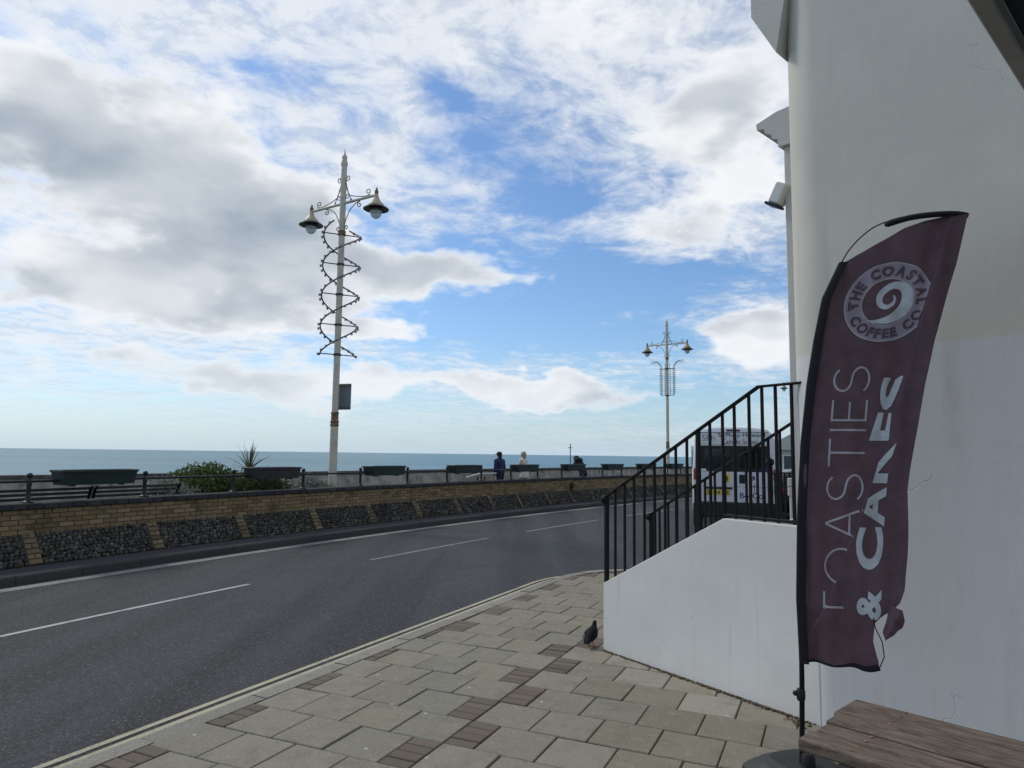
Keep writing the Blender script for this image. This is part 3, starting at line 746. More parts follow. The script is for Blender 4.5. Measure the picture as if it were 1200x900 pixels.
m.add(v, F); wl(m).build('mortar_core', 'mortar', wall)
# facing bricks
NC = 5; CH = (CB - FT) / NC; BL = 0.232
bm_ = MB(); bm_.bevbox((0, 0, 0), (BL - .012, .06, CH - .011), .004); brick_me = bm_.mesh('brick', 'wall_brick')
half_ = MB(); half_.bevbox((0, 0, 0), (BL / 2 - .012, .06, CH - .011), .004); half_me = half_.mesh('brick', 'wall_brick')
rest = MB(); cnt = 0; rest_n = int((S1 - 0) / BL)
allb = []
for c in range(NC):
    s = S0 + (BL / 2 if c % 2 else 0)
    while s < S1 - BL:
        allb.append((s + BL / 2, c)); s += BL
allb.sort()
for s, c in allb:
    z = FT + (c + .5) * CH; jit = random.uniform(-.003, .003)
    if s > 1.2 and cnt < 290:
        M = WI @ KF(s, FB + SB + .028 + jit, z) @ RZ(R_(random.uniform(-.5, .5)))
        obj('brick', brick_me, wall, M); cnt += 1
    else:
        if s < 20: rest.bevbox((0, 0, 0), (BL - .012, .06, CH - .011), .004, KF(s, FB + SB + .028 + jit, z), tint=random.random())
        else: rest.box((0, 0, 0), (BL - .012, .06, CH - .011), KF(s, FB + SB + .028 + jit, z), tint=random.random())
wl(rest).build('brickwork', 'wall_brick', wall, kind='stuff')
# coping of bricks on edge
cm = MB(); cm.bevbox((0, 0, 0), (.225 - .008, .40, CT - CB), .012); cop_me = cm.mesh('coping_stone', 'coping_stone')
s = S0; cn = 0; crest = MB()
while s < S1 - .2:
    M = KF(s + .1125, FB + SB + .155 + random.uniform(-.004, .004), (CB + CT) / 2 + random.uniform(-.003, .003))
    if s > 1.0 and cn < 150: obj('coping_stone', cop_me, wall, WI @ M); cn += 1
    else: crest.bevbox((0, 0, 0), (.217, .40, CT - CB), .012, M, tint=random.random())
    s += .225
wl(crest).build('coping_run', 'coping_stone', wall, kind='stuff')
# ribs of brick on the flint slope
RIBS = [2.26, 4.24, 6.08, 8.01, 9.78, 11.53, 13.26, 14.92, 16.44, 18.11, 19.66, 21.1, 22.56, 24.05, 25.45, 26.8, 28.2, 29.6, 31, 32.4, 33.8, 35.2, 36.6, 38]
SLOPE = math.hypot(SB, FT); ang = math.atan2(FT, SB)
def slopeF(s, t, out=0.0):
    """frame on the flint slope: x along the wall, y up the slope, z out"""
    d, nn = Kdir(s); up = (nn * math.cos(ang) + Vector((0, 0, math.sin(ang)))).normalized(); no = d.cross(up).normalized()
    return frame(K(s, FB, 0) + up * t + no * out, d, up, no)
sb_me = {}
for i, s in enumerate(RIBS):
    rib = obj('rib', None, wall); wd = .19 if i < 7 else .10
    body = MB(); body.box((0, 0, 0), (wd + .01, SLOPE, .03), slopeF(s, SLOPE / 2, .012)); body = wl(body)
    bpy.data.objects.remove(rib); rib = body.build('rib', 'mortar', wall)
    nr = 6 if i < 7 else 5; hh = SLOPE / nr; one = MB()
    for r_ in range(nr):
        t = (r_ + .5) * hh
        parts = [(-wd / 4 if wd > .15 else 0, wd / 2), (wd / 4, wd / 2)] if (r_ % 2 and wd > .15) else [(0, wd)]
        for x, w_ in parts:
            M = slopeF(s + x, t, .030 + random.uniform(-.004, .004)) @ RZ(R_(random.uniform(-2, 2)))
            if i < 4:
                k2 = round(w_, 3)
                if k2 not in sb_me: q = MB(); q.bevbox((0, 0, 0), (w_ - .01, hh - .014, .04), .006); sb_me[k2] = q.mesh('brick', 'rib_brick')
                obj('brick', sb_me[k2], rib, WI @ M)
            else: one.bevbox((0, 0, 0), (w_ - .01, hh - .014, .04), .006, M, tint=random.random())
    if one.v: wl(one).build('rib_brickwork', 'rib_brick', rib, kind='stuff')
# flint cobbles between the ribs
def stone_verts(seed, lvl):
    b = bmesh.new(); bmesh.ops.create_icosphere(b, subdivisions=lvl, radius=1.0); rnd = random.Random(seed)
    kx = [Vector((rnd.uniform(-1, 1), rnd.uniform(-1, 1), rnd.uniform(-1, 1))).normalized() for _ in range(4)]; ka = [rnd.uniform(-.16, .22) for _ in range(4)]
    for v_ in b.verts:
        f = 1 + sum(a * max(0, v_.co.normalized().dot(d)) ** 3 for a, d in zip(ka, kx)); v_.co *= f
    b.verts.index_update(); r = ([tuple(v_.co) for v_ in b.verts], [tuple(q.index for q in f.verts) for f in b.faces]); b.free(); return r
ST2 = [stone_verts(i, 2) for i in range(8)]; ST1 = [stone_verts(i + 20, 1) for i in range(8)]
edges = [S0] + RIBS + [S1]
for i in range(len(edges) - 1):
    s0, s1 = edges[i] + .1, edges[i + 1] - .1
    if s1 - s0 < .2: continue
    fm = MB(); sz = .066 if s0 < 12 else .09; row = 0; t = sz * .42
    while t < SLOPE - .01:
        s = s0 + random.uniform(0, sz)
        while s < s1:
            k = random.uniform(.75, 1.2); lib = ST2 if s < 6.5 else ST1; v, f = random.choice(lib)
            M = slopeF(s + random.uniform(-.012, .012), t + random.uniform(-.012, .012), random.uniform(-.004, .012)) @ RZ(random.uniform(0, 6.28)) @ Matrix.Diagonal((sz * .56 * k, sz * .48 * k, .038 * k, 1))
            fm.add(v, f, M, tint=random.random()); s += sz * random.uniform(.85, 1.15) * (.8 + .3 * k)
        t += sz * .86
    wl(fm).build('flint_panel', 'flint', wall, True, kind='stuff')
# weed growing at the foot of the brickwork
def leaves(m, c, rad, count, size, up=0.3, tint=(0, 1), aspect=1.8, shell=0.0):
    c = Vector(c); rad = Vector(rad)
    for _ in range(count):
        while True:
            p = Vector((random.uniform(-1, 1), random.uniform(-1, 1), random.uniform(-1, 1)))
            if shell < p.length < 1: break
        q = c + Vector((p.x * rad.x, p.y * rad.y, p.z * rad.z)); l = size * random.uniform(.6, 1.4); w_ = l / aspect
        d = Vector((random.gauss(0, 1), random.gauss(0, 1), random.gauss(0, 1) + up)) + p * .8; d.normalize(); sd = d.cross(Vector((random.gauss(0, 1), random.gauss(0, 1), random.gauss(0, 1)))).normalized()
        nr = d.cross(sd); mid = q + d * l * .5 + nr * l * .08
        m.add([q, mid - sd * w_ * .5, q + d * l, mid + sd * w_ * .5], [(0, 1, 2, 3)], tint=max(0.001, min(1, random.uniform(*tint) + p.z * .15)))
def weed(s, h, label):
    t = thing('weed', label, 'plant', KF(s, FB + SB - .03, FT - .02)); I = t.matrix_world.inverted(); m = MB()
    c = t.matrix_world.translation
    leaves(m, c + Vector((0, 0, h * .5)), (h * .38, h * .3, h * .55), 160, .05, up=1.2)
    m.v = [tuple(I @ Vector(p)) for p in m.v]; m.build('foliage', 'weed_leaf', t)
weed(19.9, .30, 'small dark weed sprouting at the foot of the yellow brickwork')

# ------------------------------------------------------------------ promenade parapet
par = thing('parapet_wall', 'low grey concrete sea parapet behind the promenade railing', 'wall')
def par_off(s): return interp(s, [0, 4, 10, 60], [5.2, 5.0, 3.7, 3.3])
m = MB(); c2 = MB(); n = 90; v = []; v2 = []
for i in range(n + 1):
    s = lerp(-5, 43, i / n); o = par_off(s)
    v += [K(s, o, -.2), K(s, o, 1.06), K(s, o + .28, 1.06), K(s, o + .28, -1.6)]
    v2 += [K(s, o - .04, 1.062), K(s, o - .04, 1.15), K(s, o + .33, 1.15), K(s, o + .33, 1.062)]
F = []
for i in range(n):
    for j in range(3): F.append((i * 4 + j, i * 4 + j + 1, i * 4 + 5 + j, i * 4 + 4 + j))
m.add(v, F + [(0, 1, 2, 3), (n * 4 + 3, n * 4 + 2, n * 4 + 1, n * 4)]); m.build('wall_body', 'concrete', par)
F = []
for i in range(n):
    for j in range(4): F.append((i * 4 + j, i * 4 + (j + 1) % 4, i * 4 + 4 + (j + 1) % 4, i * 4 + 4 + j))
c2.add(v2, F + [(0, 1, 2, 3), (n * 4 + 3, n * 4 + 2, n * 4 + 1, n * 4)]); c2.build('capping', 'concrete_dark', par)

# ------------------------------------------------------------------ railing on the wall
POSTS = [-1.45, 0.45, 2.32, 4.2, 6.07, 7.9, 9.71, 11.46, 13.15, 14.8, 16.38, 17.96, 19.49, 20.98, 22.42, 23.9, 25.28, 26.65, 27.96, 29.22, 30.5, 31.8, 33.1, 34.4, 35.7, 37.0]
RO = FB + SB + .14
rail = thing('promenade_railing', 'black iron post and rail fence along the top of the brick wall', 'railing')
pm = MB(); pm.lathe([(.075, 0), (.075, .02), (.045, .035), (.034, .06), (.030, .24), (.036, .26), (.036, .28), (.034, .30), (.034, .345), (.022, .36), (.020, .37)], 12); post_me = pm.mesh('post', 'rail_iron', 40)
fmb = MB(); fmb.ball((0, 0, .408), .043, 12, 8); fin_me = fmb.mesh('finial', 'rail_iron', True)
for s in POSTS:
    o = obj('post', post_me, rail, KF(s, RO, CT - .001)); obj('finial', fin_me, o)
for a, b in zip(POSTS[:-1], POSTS[1:]):
    m = MB(); m.tube([K(lerp(a, b, i / 4), RO, CT + .322) for i in range(5)], .021, 8); m.build('rail', 'rail_iron', rail, 40)

# ------------------------------------------------------------------ planters on the railing
def planter(ln, mat):
    root = thing('trough_planter', '', 'planter'); t_ = .018; H, dt, db = .235, .34, .28; lb = ln - .07
    def ring(l, d, z): return [(-l / 2, -d / 2, z), (l / 2, -d / 2, z), (l / 2, d / 2, z), (-l / 2, d / 2, z)]
    m = MB(); v = ring(lb, db, 0) + ring(ln, dt, H) + ring(ln - 2 * t_, dt - 2 * t_, H) + ring(ln - 2 * t_ - .03, dt - 2 * t_ - .03, H - .07)
    F = [(0, 3, 2, 1)]
    for k in range(3):
        for j in range(4): F.append((k * 4 + j, k * 4 + (j + 1) % 4, k * 4 + 4 + (j + 1) % 4, k * 4 + 4 + j))
    m.add(v, F); m.build('trough', mat, root)
    m = MB(); m.add(ring(ln - 2 * t_ - .03, dt - 2 * t_ - .03, H - .068), [(0, 1, 2, 3)]); m.build('soil', 'soil', root)
    for sy in (-1, 1):
        m = MB(); m.bevbox((0, sy * (dt / 2 + .006), H - .018), (ln + .02, .022, .036), .004); m.build('rim', mat, root)
    for sx in (-1, 1):
        m = MB(); m.bevbox((sx * (ln / 2 + .006), 0, H - .018), (.022, dt - .012, .036), .004); m.build('rim', mat, root)
        m = MB(); m.tube([(sx * ln * .33, dt * .40, .20), (sx * ln * .33, dt * .5 + .05, .19), (sx * ln * .33, dt * .5 + .05, .02), (sx * ln * .33, 0, -.012), (sx * ln * .33, -db * .48, -.012)], .011, 6); m.build('bracket', 'rail_iron', root)
    return root
PL = [(2.62, 4.0, 'planter_green', 'long dark green trough planter on the railing above the black benches'),
      (6.33, 7.72, 'planter_grey', 'purple-grey trough planter on the railing in front of the spiky palm'),
      (9.81, 11.27, 'planter_green', 'dark green trough planter, first to the right of the tall cream lamp post'),
      (13.22, 14.65, 'planter_green', 'dark green trough planter just left of the man in the navy jacket'),
      (16.43, 17.85, 'planter_green', 'dark green trough planter in front of the person in the white top'),
      (19.51, 20.98, 'planter_green', 'dark green trough planter beside the hunched person in black'),
      (22.44, 23.85, 'planter_green', 'dark green trough planter seen just left of the stair railing slope'),
      (25.27, 26.62, 'planter_green', 'small distant trough planter half hidden by the sloping stair handrail'),
      (27.96, 29.19, 'planter_green', 'farthest trough planter, behind the foot of the distant lamp post')]
for a, b, mat, lab in PL:
    p = planter(min(1.24, b - a - .12), mat); p.matrix_world = KF((a + b) / 2, RO - .03, CT + .25); tag(p, lab, 'planter', 'trough planters along the promenade railing')
    for side in (-1, 1): pass

# ------------------------------------------------------------------ benches
def bench(ln):
    root = thing('promenade_bench', '', 'bench')
    for i, (z, y) in enumerate(((.50, -.01), (.57, -.025), (.64, -.04), (.71, -.055), (.78, -.075), (.85, -.095), (.92, -.115))):
        m = MB(); m.bevbox((0, y, z), (ln - .04, .03, .046), .006); m.build('back_slat', 'bench_slat', root)
    for i in range(4):
        m = MB(); m.bevbox((0, .07 + i * .115, .45), (ln - .04, .095, .03), .006); m.build('seat_slat', 'bench_slat', root)
    for x in (-ln / 2 + .02, ln / 2 - .02):
        m = MB()
        m.tube([(x, -.02, 0), (x, .0, .42), (x, -.04, .62), (x, -.12, .90), (x, -.17, .95)], [.03, .03, .028, .026, .02], 8)
        m.build('leg', 'black_iron', root, 40)
        m = MB(); m.tube([(x, .47, 0), (x, .46, .43), (x, .44, .66), (x, .3, .69), (x, -.05, .66)], [.03, .028, .024, .022, .02], 8); m.build('arm_leg', 'black_iron', root, 40)
        m = MB(); m.tube([(x, .0, .425), (x, .46, .425)], .02, 6); m.build('seat_bearer', 'black_iron', root)
    return root
b0 = bench(1.65); b0.matrix_world = KF(4.37, 1.62, PROM_Z); tag(b0, 'black slatted promenade bench nearer the green shrubs, back to the road', 'bench', 'benches facing the sea')
b1 = copy_tree(b0); b1.matrix_world = KF(2.72, 1.62, PROM_Z); tag(b1, 'black slatted promenade bench cut off by the left edge of the picture', 'bench', 'benches facing the sea')

# ------------------------------------------------------------------ shrubs and palm
def shrub(name, label, mat, s, off, rs, ro, h, count, size, lumps, group=None, tint=(0, 1), up=.5):
    t = thing(name, label, 'shrub', KF(s, off, PROM_Z), group); m = MB(); st = MB()
    for i in range(lumps):
        a = random.uniform(0, 6.28); rr = math.sqrt(random.random()) * .72; x, y = math.cos(a) * rr * rs, math.sin(a) * rr * ro
        hh = h * (1 - .45 * rr * rr) * random.uniform(.72, 1.0); r_ = random.uniform(.16, .27) * h + .05
        st.tube([(x * .2, y * .2, 0), (x * .6, y * .6, hh * .45), (x, y, hh - r_ * .5)], [.02, .014, .008], 5)
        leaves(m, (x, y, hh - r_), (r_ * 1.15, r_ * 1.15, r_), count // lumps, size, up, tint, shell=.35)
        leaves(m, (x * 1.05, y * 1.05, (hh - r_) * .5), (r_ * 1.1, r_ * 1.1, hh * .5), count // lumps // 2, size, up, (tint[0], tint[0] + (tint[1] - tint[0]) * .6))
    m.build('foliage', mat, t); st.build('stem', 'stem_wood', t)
    return t
shrub('green_shrub', 'large bushy green shrub on the promenade between the benches and the palm', 'leaf_green', 6.25, 2.2, 1.1, .85, 1.40, 13000, .066, 40)
shrub('silver_shrub', 'low silver-leaved shrub at the right end of the bench', 'leaf_silver', 5.1, 1.75, .6, .42, 1.12, 4200, .06, 18)
shrub('dark_shrub', 'dark green shrub under the purple-grey trough planter', 'leaf_dark', 7.3, 1.8, 1.1, .55, 1.22, 8000, .06, 30)
shrub('leafy_shrub', 'loose leafy shrub rising behind the right end of the purple-grey planter', 'leaf_dark', 7.75, 2.5, .75, .55, 1.45, 3600, .072, 16)
shrub('pale_shrub', 'pale grey-green spiky shrub beside the foot of the tall lamp post', 'leaf_silver', 8.85, 1.75, .55, .36, 1.10, 4000, .085, 16, tint=(0, .7), up=1.4)
t = thing('palm_plant', 'small spiky palm with drooping brownish blades behind the purple-grey planter', 'palm', KF(7.45, 2.3, PROM_Z))
m = MB(); m.tube([(0, 0, 0), (.02, 0, .6), (0, .02, 1.12)], [.07, .055, .05], 8); m.build('trunk', 'stem_wood', t)
for i in range(54):
    a = random.uniform(0, 6.28); el = random.uniform(-.25, 1.5); ln = random.uniform(.48, .78) * (1.0 if el < .9 else 1.08); w_ = random.uniform(.032, .048)
    d = Vector((math.cos(a) * math.cos(el), math.sin(a) * math.cos(el), math.sin(el))); sd = d.cross(Vector((0, 0, 1))).normalized(); P = []
    for j in range(6):
        q = j / 5; c = Vector((0, .02, 1.12)) + d * ln * q + Vector((0, 0, -1)) * (ln * .42 * q * q * (1.2 - max(0, el) * .7)); ww = w_ * (1 - q) ** .6 * .5 * (.5 + min(1, q * 4) * .5)
        P += [c - sd * ww, c + Vector((0, 0, -.006)), c + sd * ww]
    m = MB(); m.add(P, [(3 * j + k, 3 * j + k + 1, 3 * j + k + 4, 3 * j + k + 3) for j in range(5) for k in range(2)], tint=max(.01, min(1, random.uniform(0, .7) + (.3 if el < .2 else 0)))); m.build('leaf', 'palm_leaf', t)

# ------------------------------------------------------------------ street lamps
def spiral(cx, cz, r0, turns, a0, sgn, n=22):
    return [(cx + sgn * (r0 * (1 - .75 * i / n)) * math.cos(a0 + 6.283 * turns * i / n), 0, cz + (r0 * (1 - .75 * i / n)) * math.sin(a0 + 6.283 * turns * i / n)) for i in range(n + 1)]
def lamp_post(label, H, decor, shade_mat):
    """double-headed post; local x = arm direction towards the road"""
    t = thing('street_lamp', label, 'street lamp'); k = H / 9.1
    m = MB(); m.lathe([(.20, 0), (.20, .08), (.115, .14), (.105, .5), (.098, 1.3), (.094, 2.18)], 18); m.lathe([(.080, 2.51), (.078, 6.0), (.072, 8.6), (.066, 8.72)], 18); m.build('pole', 'lamp_cream', t, 40)
    m = MB(); m.lathe([(.094, 2.16), (.104, 2.18), (.104, 2.22), (.09, 2.24), (.106, 2.26), (.106, 2.29), (.09, 2.31), (.088, 2.46), (.098, 2.48), (.098, 2.50), (.080, 2.52)], 18); m.build('collar', 'lamp_rust', t, 40)
    for z in (6.98,):
        m = MB(); m.lathe([(.085, z - .06), (.098, z - .05), (.098, z - .02), (.09, z), (.098, z + .02), (.098, z + .05), (.085, z + .06)], 16); m.build('collar', 'lamp_rust', t, 40)
    m = MB(); m.lathe([(.066, 8.70), (.084, 8.73), (.084, 8.80), (.074, 8.82), (.074, 8.85), (.055, 8.87), (.066, 8.92), (.066, 8.97), (.035, 9.01), (.018, 9.06), (.012, 9.1), (.004, 9.17)], 16); m.build('finial', 'lamp_cream', t, 40)
    ZA = 7.74; AL = 1.12
    m = MB(); m.tube([(-AL, 0, ZA), (AL, 0, ZA)], .034, 10); m.build('arm', 'lamp_cream', t, 40)
    for sg in (-1, 1):
        sc = []
        sc.append([(sg * x, 0, z) for x, z in ((.085, 8.32), (.12, 8.1), (.22, 7.92), (.42, 7.85), (.70, 7.79), (.95, 7.78))])
        sc.append([(sg * x, 0, z) for x, z in ((.085, 8.25), (.17, 8.02), (.25, 7.86), (.33, 7.7))])
        sc.append([(sg * x, 0, z) for x, z in ((.085, 7.2), (.14, 7.34), (.26, 7.54), (.44, 7.66), (.6, 7.70))])
        sc.append([(sg * p[0], p[1], p[2]) for p in spiral(.15, 8.38, .085, 1.15, 3.3, 1)])
        sc.append([(sg * p[0], p[1], p[2]) for p in spiral(.15, 7.92, .075, 1.1, 3.3, 1)])
        sc.append([(sg * p[0], p[1], p[2]) for p in spiral(.86, 7.88, .09, 1.2, 4.5, 1)])
        sc.append([(sg * p[0], p[1], p[2]) for p in spiral(.58, 7.61, .08, 1.2, 1.4, 1)])
        sc.append([(sg * p[0], p[1], p[2]) for p in spiral(.14, 7.12, .075, 1.2, 2.4, 1)])
        sc.append([(sg * p[0], p[1], p[2]) for p in spiral(.30, 7.76, .055, 1.2, 1.6, 1)])
        for path in sc:
            m = MB(); m.tube(path, .011, 6); m.build('scroll', 'scroll_iron', t)
        x = sg * (AL + .03); head = thing('lamp_head', None, None); head.parent = t; head.matrix_local = T(x, 0, ZA) @ Matrix.Diagonal((.94, .94, .90, 1))
        m = MB(); m.lathe([(.02, .20), (.028, .15), (.05, .10), (.05, .06), (.045, .0)], 12); m.build('cap', 'lamp_rust', head, 40)
        m = MB(); m.lathe([(.048, .02), (.055, -.04), (.085, -.12), (.135, -.20), (.185, -.25), (.19, -.27), (.205, -.29), (.205, -.33)], 20); m.build('shade', shade_mat, head, 35)
        m = MB(); m.lathe([(.20, -.315), (.27, -.345), (.325, -.385), (.33, -.40), (.325, -.405), (.25, -.37), (.17, -.35)], 22); m.build('skirt', 'lamp_dark', head, 40)
        m = MB(); m.lathe([(.165, -.34), (.168, -.40), (.160, -.46)], 18); m.build('lamp_ring', 'lamp_dark', head, 40)
        m = MB(); m.lathe([(.163, -.455), (.156, -.50), (.132, -.565), (.10, -.615), (.05, -.65), (.01, -.66)], 18); m.build('glass_bowl', 'lamp_glass', head, True)
    if decor == 'helix':
        for ph in (0, math.pi):
            path = []; z0, z1 = 3.89, 7.17; turns = 2.15
            for i in range(121):
                q = i / 120; a = ph + 6.283 * turns * q + 1.0; r_ = .43
                path.append((r_ * math.cos(a), r_ * math.sin(a), lerp(z0, z1, q)))
            m = MB(); m.tube(path, .019, 6); h = m.build('light_spiral', 'decor_frame', t)
            m = MB()
            for i in range(1, 120, 3):
                c = Vector(path[i]); o = Vector((c.x, c.y, 0)).normalized(); m.box(c + o * .045 + Vector((0, 0, -.015)), (.035, .035, .06))
            m.build('bulb_row', 'bulb_cap', h, kind='stuff')
        for z in (3.92, 4.66, 5.42, 6.18, 6.94):
            q = (z - 3.89) / 3.28; a = 6.283 * 2.15 * q + 1.0
            m = MB(); m.tube([(.43 * math.cos(a), .43 * math.sin(a), z), (-.43 * math.cos(a), -.43 * math.sin(a), z)], .014, 6); m.lathe([(.082, z - .03), (.096, z - .025), (.096, z + .025), (.082, z + .03)], 12); m.build('spiral_bracket', 'decor_frame', t)
        fr = thing('control_panel', None, None); fr.parent = t; fr.matrix_local = T(0, 0, 0)
        m = MB(); m.bevbox((.12, .17, 2.90), (.40, .05, .64), .01, RZ(R_(12))); m.build('panel_board', 'sign_back', fr)
        for z in (2.63, 3.17): m = MB(); m.box((.12, .14, z), (.42, .03, .05), RZ(R_(12))); m.build('panel_bracket', 'scroll_iron', fr)
    elif decor == 'fountain':
        for i, x in enumerate((-.36, -.30, -.13, .13, .30, .36)):
            s_ = 1 if x > 0 else -1; path = [(x, .02 * i, 5.0), (x, .02 * i, 6.4)]
            if abs(x) > .2:
                R2 = abs(x)
                path += [(s_ * (R2 + .02), .02 * i, 6.55), (s_ * (R2 + .12), .02 * i, 6.72), (s_ * (R2 + .30), .02 * i, 6.84), (s_ * (R2 + .52), .02 * i, 6.86 - .1 * (R2 < .33)), (s_ * (R2 + .53), .02 * i, 6.74)]
            else: path += [(x, .02 * i, 6.7)]
            m = MB(); m.tube(path, .014, 6); h = m.build('light_rod', 'decor_frame', t)
            m = MB()
            for z in range(0, 14): m.box((x + s_ * .05, .02 * i, 5.1 + z * .1), (.08, .03, .025))
            m.build('bulb_row', 'bulb_cap', h, kind='stuff')
        for z in (4.98, 6.42):
            m = MB(); m.tube([(-.38, 0, z), (.38, 0, z)], .016, 6); m.lathe([(.082, z - .04), (.1, z - .03), (.1, z + .03), (.082, z + .04)], 12); m.build('rod_bracket', 'decor_frame', t)
    t.scale = (k, k, k)
    return t
def place_lamp(t, x, y, ax, ay):
    a = math.atan2(ay, ax); k = t.scale[0]; t.location = (x, y, PROM_Z); t.rotation_euler = (0, 0, a)
l1 = lamp_post('tall cream double-headed lamp post wound with a dark spiral of light bulbs', 9.26, 'helix', 'lamp_shade_paint'); place_lamp(l1, -4.37, 17.3, .84, -.55)
l2 = lamp_post('distant double-headed lamp post with fountain-shaped bulb decoration, rusty shades', 8.18, 'fountain', 'rusty_shade'); place_lamp(l2, 7.47, 33.5, .80, -.6)
l3 = lamp_post('farthest lamp post, one head peeping past the white building corner', 7.5, None, 'lamp_shade_paint'); place_lamp(l3, 18.55, 45.0, .78, -.62)

# ------------------------------------------------------------------ information board, mast
t = thing('information_board', 'tilted white information board with a blue corner beside the promenade railing', 'sign', KF(16.5, 2.3, PROM_Z))
m = MB(); m.tube([(.2, .1, 0), (.2, .1, .80)], .03, 8); m.build('post', 'rail_iron', t)
m = MB(); m.tube([(-.2, .1, 0), (-.2, .1, .80)], .03, 8); m.build('post', 'rail_iron', t)
Mb = T(0, .1, .86) @ Matrix.Rotation(R_(-14), 4, 'X')
m = MB(); m.bevbox((0, 0, 0), (.95, .6, .03), .005, Mb); m.build('panel', 'sign_white', t)
m = MB(); m.bevbox((.32, .13, .021), (.28, .3, .006), .002, Mb); m.build('panel_print', 'print_blue', t)
t = thing('sea_mast', 'thin dark marker mast standing out in the sea on the horizon', 'mast', T(13.9, 165, -5.5))
m = MB(); m.tube([(0, 0, 0), (0, 0, 9.8)], .10, 8); m.build('pole', 'timber_mast', t); m = MB(); m.box((0, 0, 8.9), (1.1, .12, .12)); m.build('cross_arm', 'timber_mast', t)

# ------------------------------------------------------------------ people
def person(name, label, joints, edges_, mats, M, extra=None):
    """skinned figure: joints {name: ((x,y,z), rx, ry)}, faces coloured by nearest joint zone"""
    root = None
    names = list(joints); idx = {n_: i for i, n_ in enumerate(names)}
    me = bpy.data.meshes.new('body'); me.from_pydata([joints[n_][0] for n_ in names], [(idx[a], idx[b]) for a, b in edges_], [])
    o = bpy.data.objects.new('body', me); col.objects.link(o)
    md = o.modifiers.new('skin', 'SKIN'); md.use_smooth_shade = True
    for i, n_ in enumerate(names):
        sv = me.skin_vertices[0].data[i]; sv.radius = (joints[n_][1], joints[n_][2]); sv.use_root = (n_ == 'pelvis')
    ss = o.modifiers.new('sub', 'SUBSURF'); ss.levels = 2; ss.render_levels = 2
    dg = bpy.context.evaluated_depsgraph_get(); dg.update(); me2 = bpy.data.meshes.new_from_object(o.evaluated_get(dg)); bpy.data.objects.remove(o)
    me2.name = 'body'; me2.materials.clear()
    ml = sorted(set(mats.values())); 
    for n_ in ml: me2.materials.append(MATS[n_])
    for p in me2.polygons:
        c = p.center; best = min(edges_, key=lambda e: seg_d(c, Vector(joints[e[0]][0]), Vector(joints[e[1]][0])))
        p.material_index = ml.index(mats[best]); p.use_smooth = True
    root = thing(name, label, 'person', M); b = obj('body', me2, root)
    return root
def seg_d(p, a, b):
    ab = b - a; t_ = max(0, min(1, (p - a).dot(ab) / max(1e-9, ab.dot(ab)))); return (p - a - ab * t_).length
def figure(h=1.72, sh=.20, lean=0.0, arms='front', bulk=1.0):
    """standing figure seen from behind, facing +y; lean bends the trunk forward"""
    k = h / 1.72; J = {}; E = []
    def L(z, y=0): # trunk bend from the hips
        d = z - .92; return (y + math.sin(lean) * d, .92 + math.cos(lean) * d)
    def add(n_, x, y, z, rx, ry=None): J[n_] = ((x * k, y * k, z * k), rx * k, (ry or rx) * k)
    add('pelvis', 0, 0, .92, .155 * bulk, .115 * bulk)
    for n_, z, rx, ry in (('waist', 1.08, .15, .112), ('chest', 1.28, .165, .122), ('upper', 1.40, .14, .10), ('neck', 1.49, .058, .058), ('jaw', 1.55, .066, .078), ('skull', 1.63, .078, .095), ('crown', 1.69, .055, .07)):
        y, z2 = L(z); add(n_, 0, y, z2, rx * (bulk if z < 1.45 else 1), ry * (bulk if z < 1.45 else 1))
    E += [('pelvis', 'waist'), ('waist', 'chest'), ('chest', 'upper'), ('upper', 'neck'), ('neck', 'jaw'), ('jaw', 'skull'), ('skull', 'crown')]
    for s, n_ in ((-1, 'l'), (1, 'r')):
        y, z2 = L(1.40); add('sho' + n_, s * sh, y, z2, .07 * bulk); 
        if arms == 'front':
            ye, ze = L(1.15, .10); yw, zw = L(1.12, .33); add('elb' + n_, s * (sh + .05), ye, ze, .056 * bulk); add('wri' + n_, s * .14, yw, zw, .036); add('pal' + n_, s * .10, yw + .07, zw, .034, .02)
        else:
            add('elb' + n_, s * (sh + .06), y - .02, z2 - .29, .056 * bulk); add('wri' + n_, s * (sh + .05), y + .06, z2 - .53, .036); add('pal' + n_, s * (sh + .045), y + .08, z2 - .61, .034, .022)
        E += [('upper', 'sho' + n_), ('sho' + n_, 'elb' + n_), ('elb' + n_, 'wri' + n_), ('wri' + n_, 'pal' + n_)]
        px, py, pz = J['pal' + n_][0]; px /= k; py /= k; pz /= k
        dn = Vector((0, 1, 0)) if arms == 'front' else Vector((0, .15, -1))
        for q in range(4):
            sx = (q - 1.5) * .019; ln = (.062, .072, .068, .055)[q]
            add('fa%d%s' % (q, n_), px + sx, py + dn.y * .05, pz + dn.z * .05, .0095); add('fb%d%s' % (q, n_), px + sx, py + dn.y * (.05 + ln) , pz + dn.z * (.05 + ln) - .012, .008)
            E += [('pal' + n_, 'fa%d%s' % (q, n_)), ('fa%d%s' % (q, n_), 'fb%d%s' % (q, n_))]
        add('th' + n_, px - s * .045, py + dn.y * .03, pz + dn.z * .03, .010); E.append(('pal' + n_, 'th' + n_))
        add('hip' + n_, s * .095, 0, .86, .095 * bulk); add('kne' + n_, s * .10, .02, .48, .066); add('ank' + n_, s * .105, -.02, .09, .045); add('toe' + n_, s * .12, .15, .04, .042, .032)
        E += [('pelvis', 'hip' + n_), ('hip' + n_, 'kne' + n_), ('kne' + n_, 'ank' + n_), ('ank' + n_, 'toe' + n_)]
    return J, E
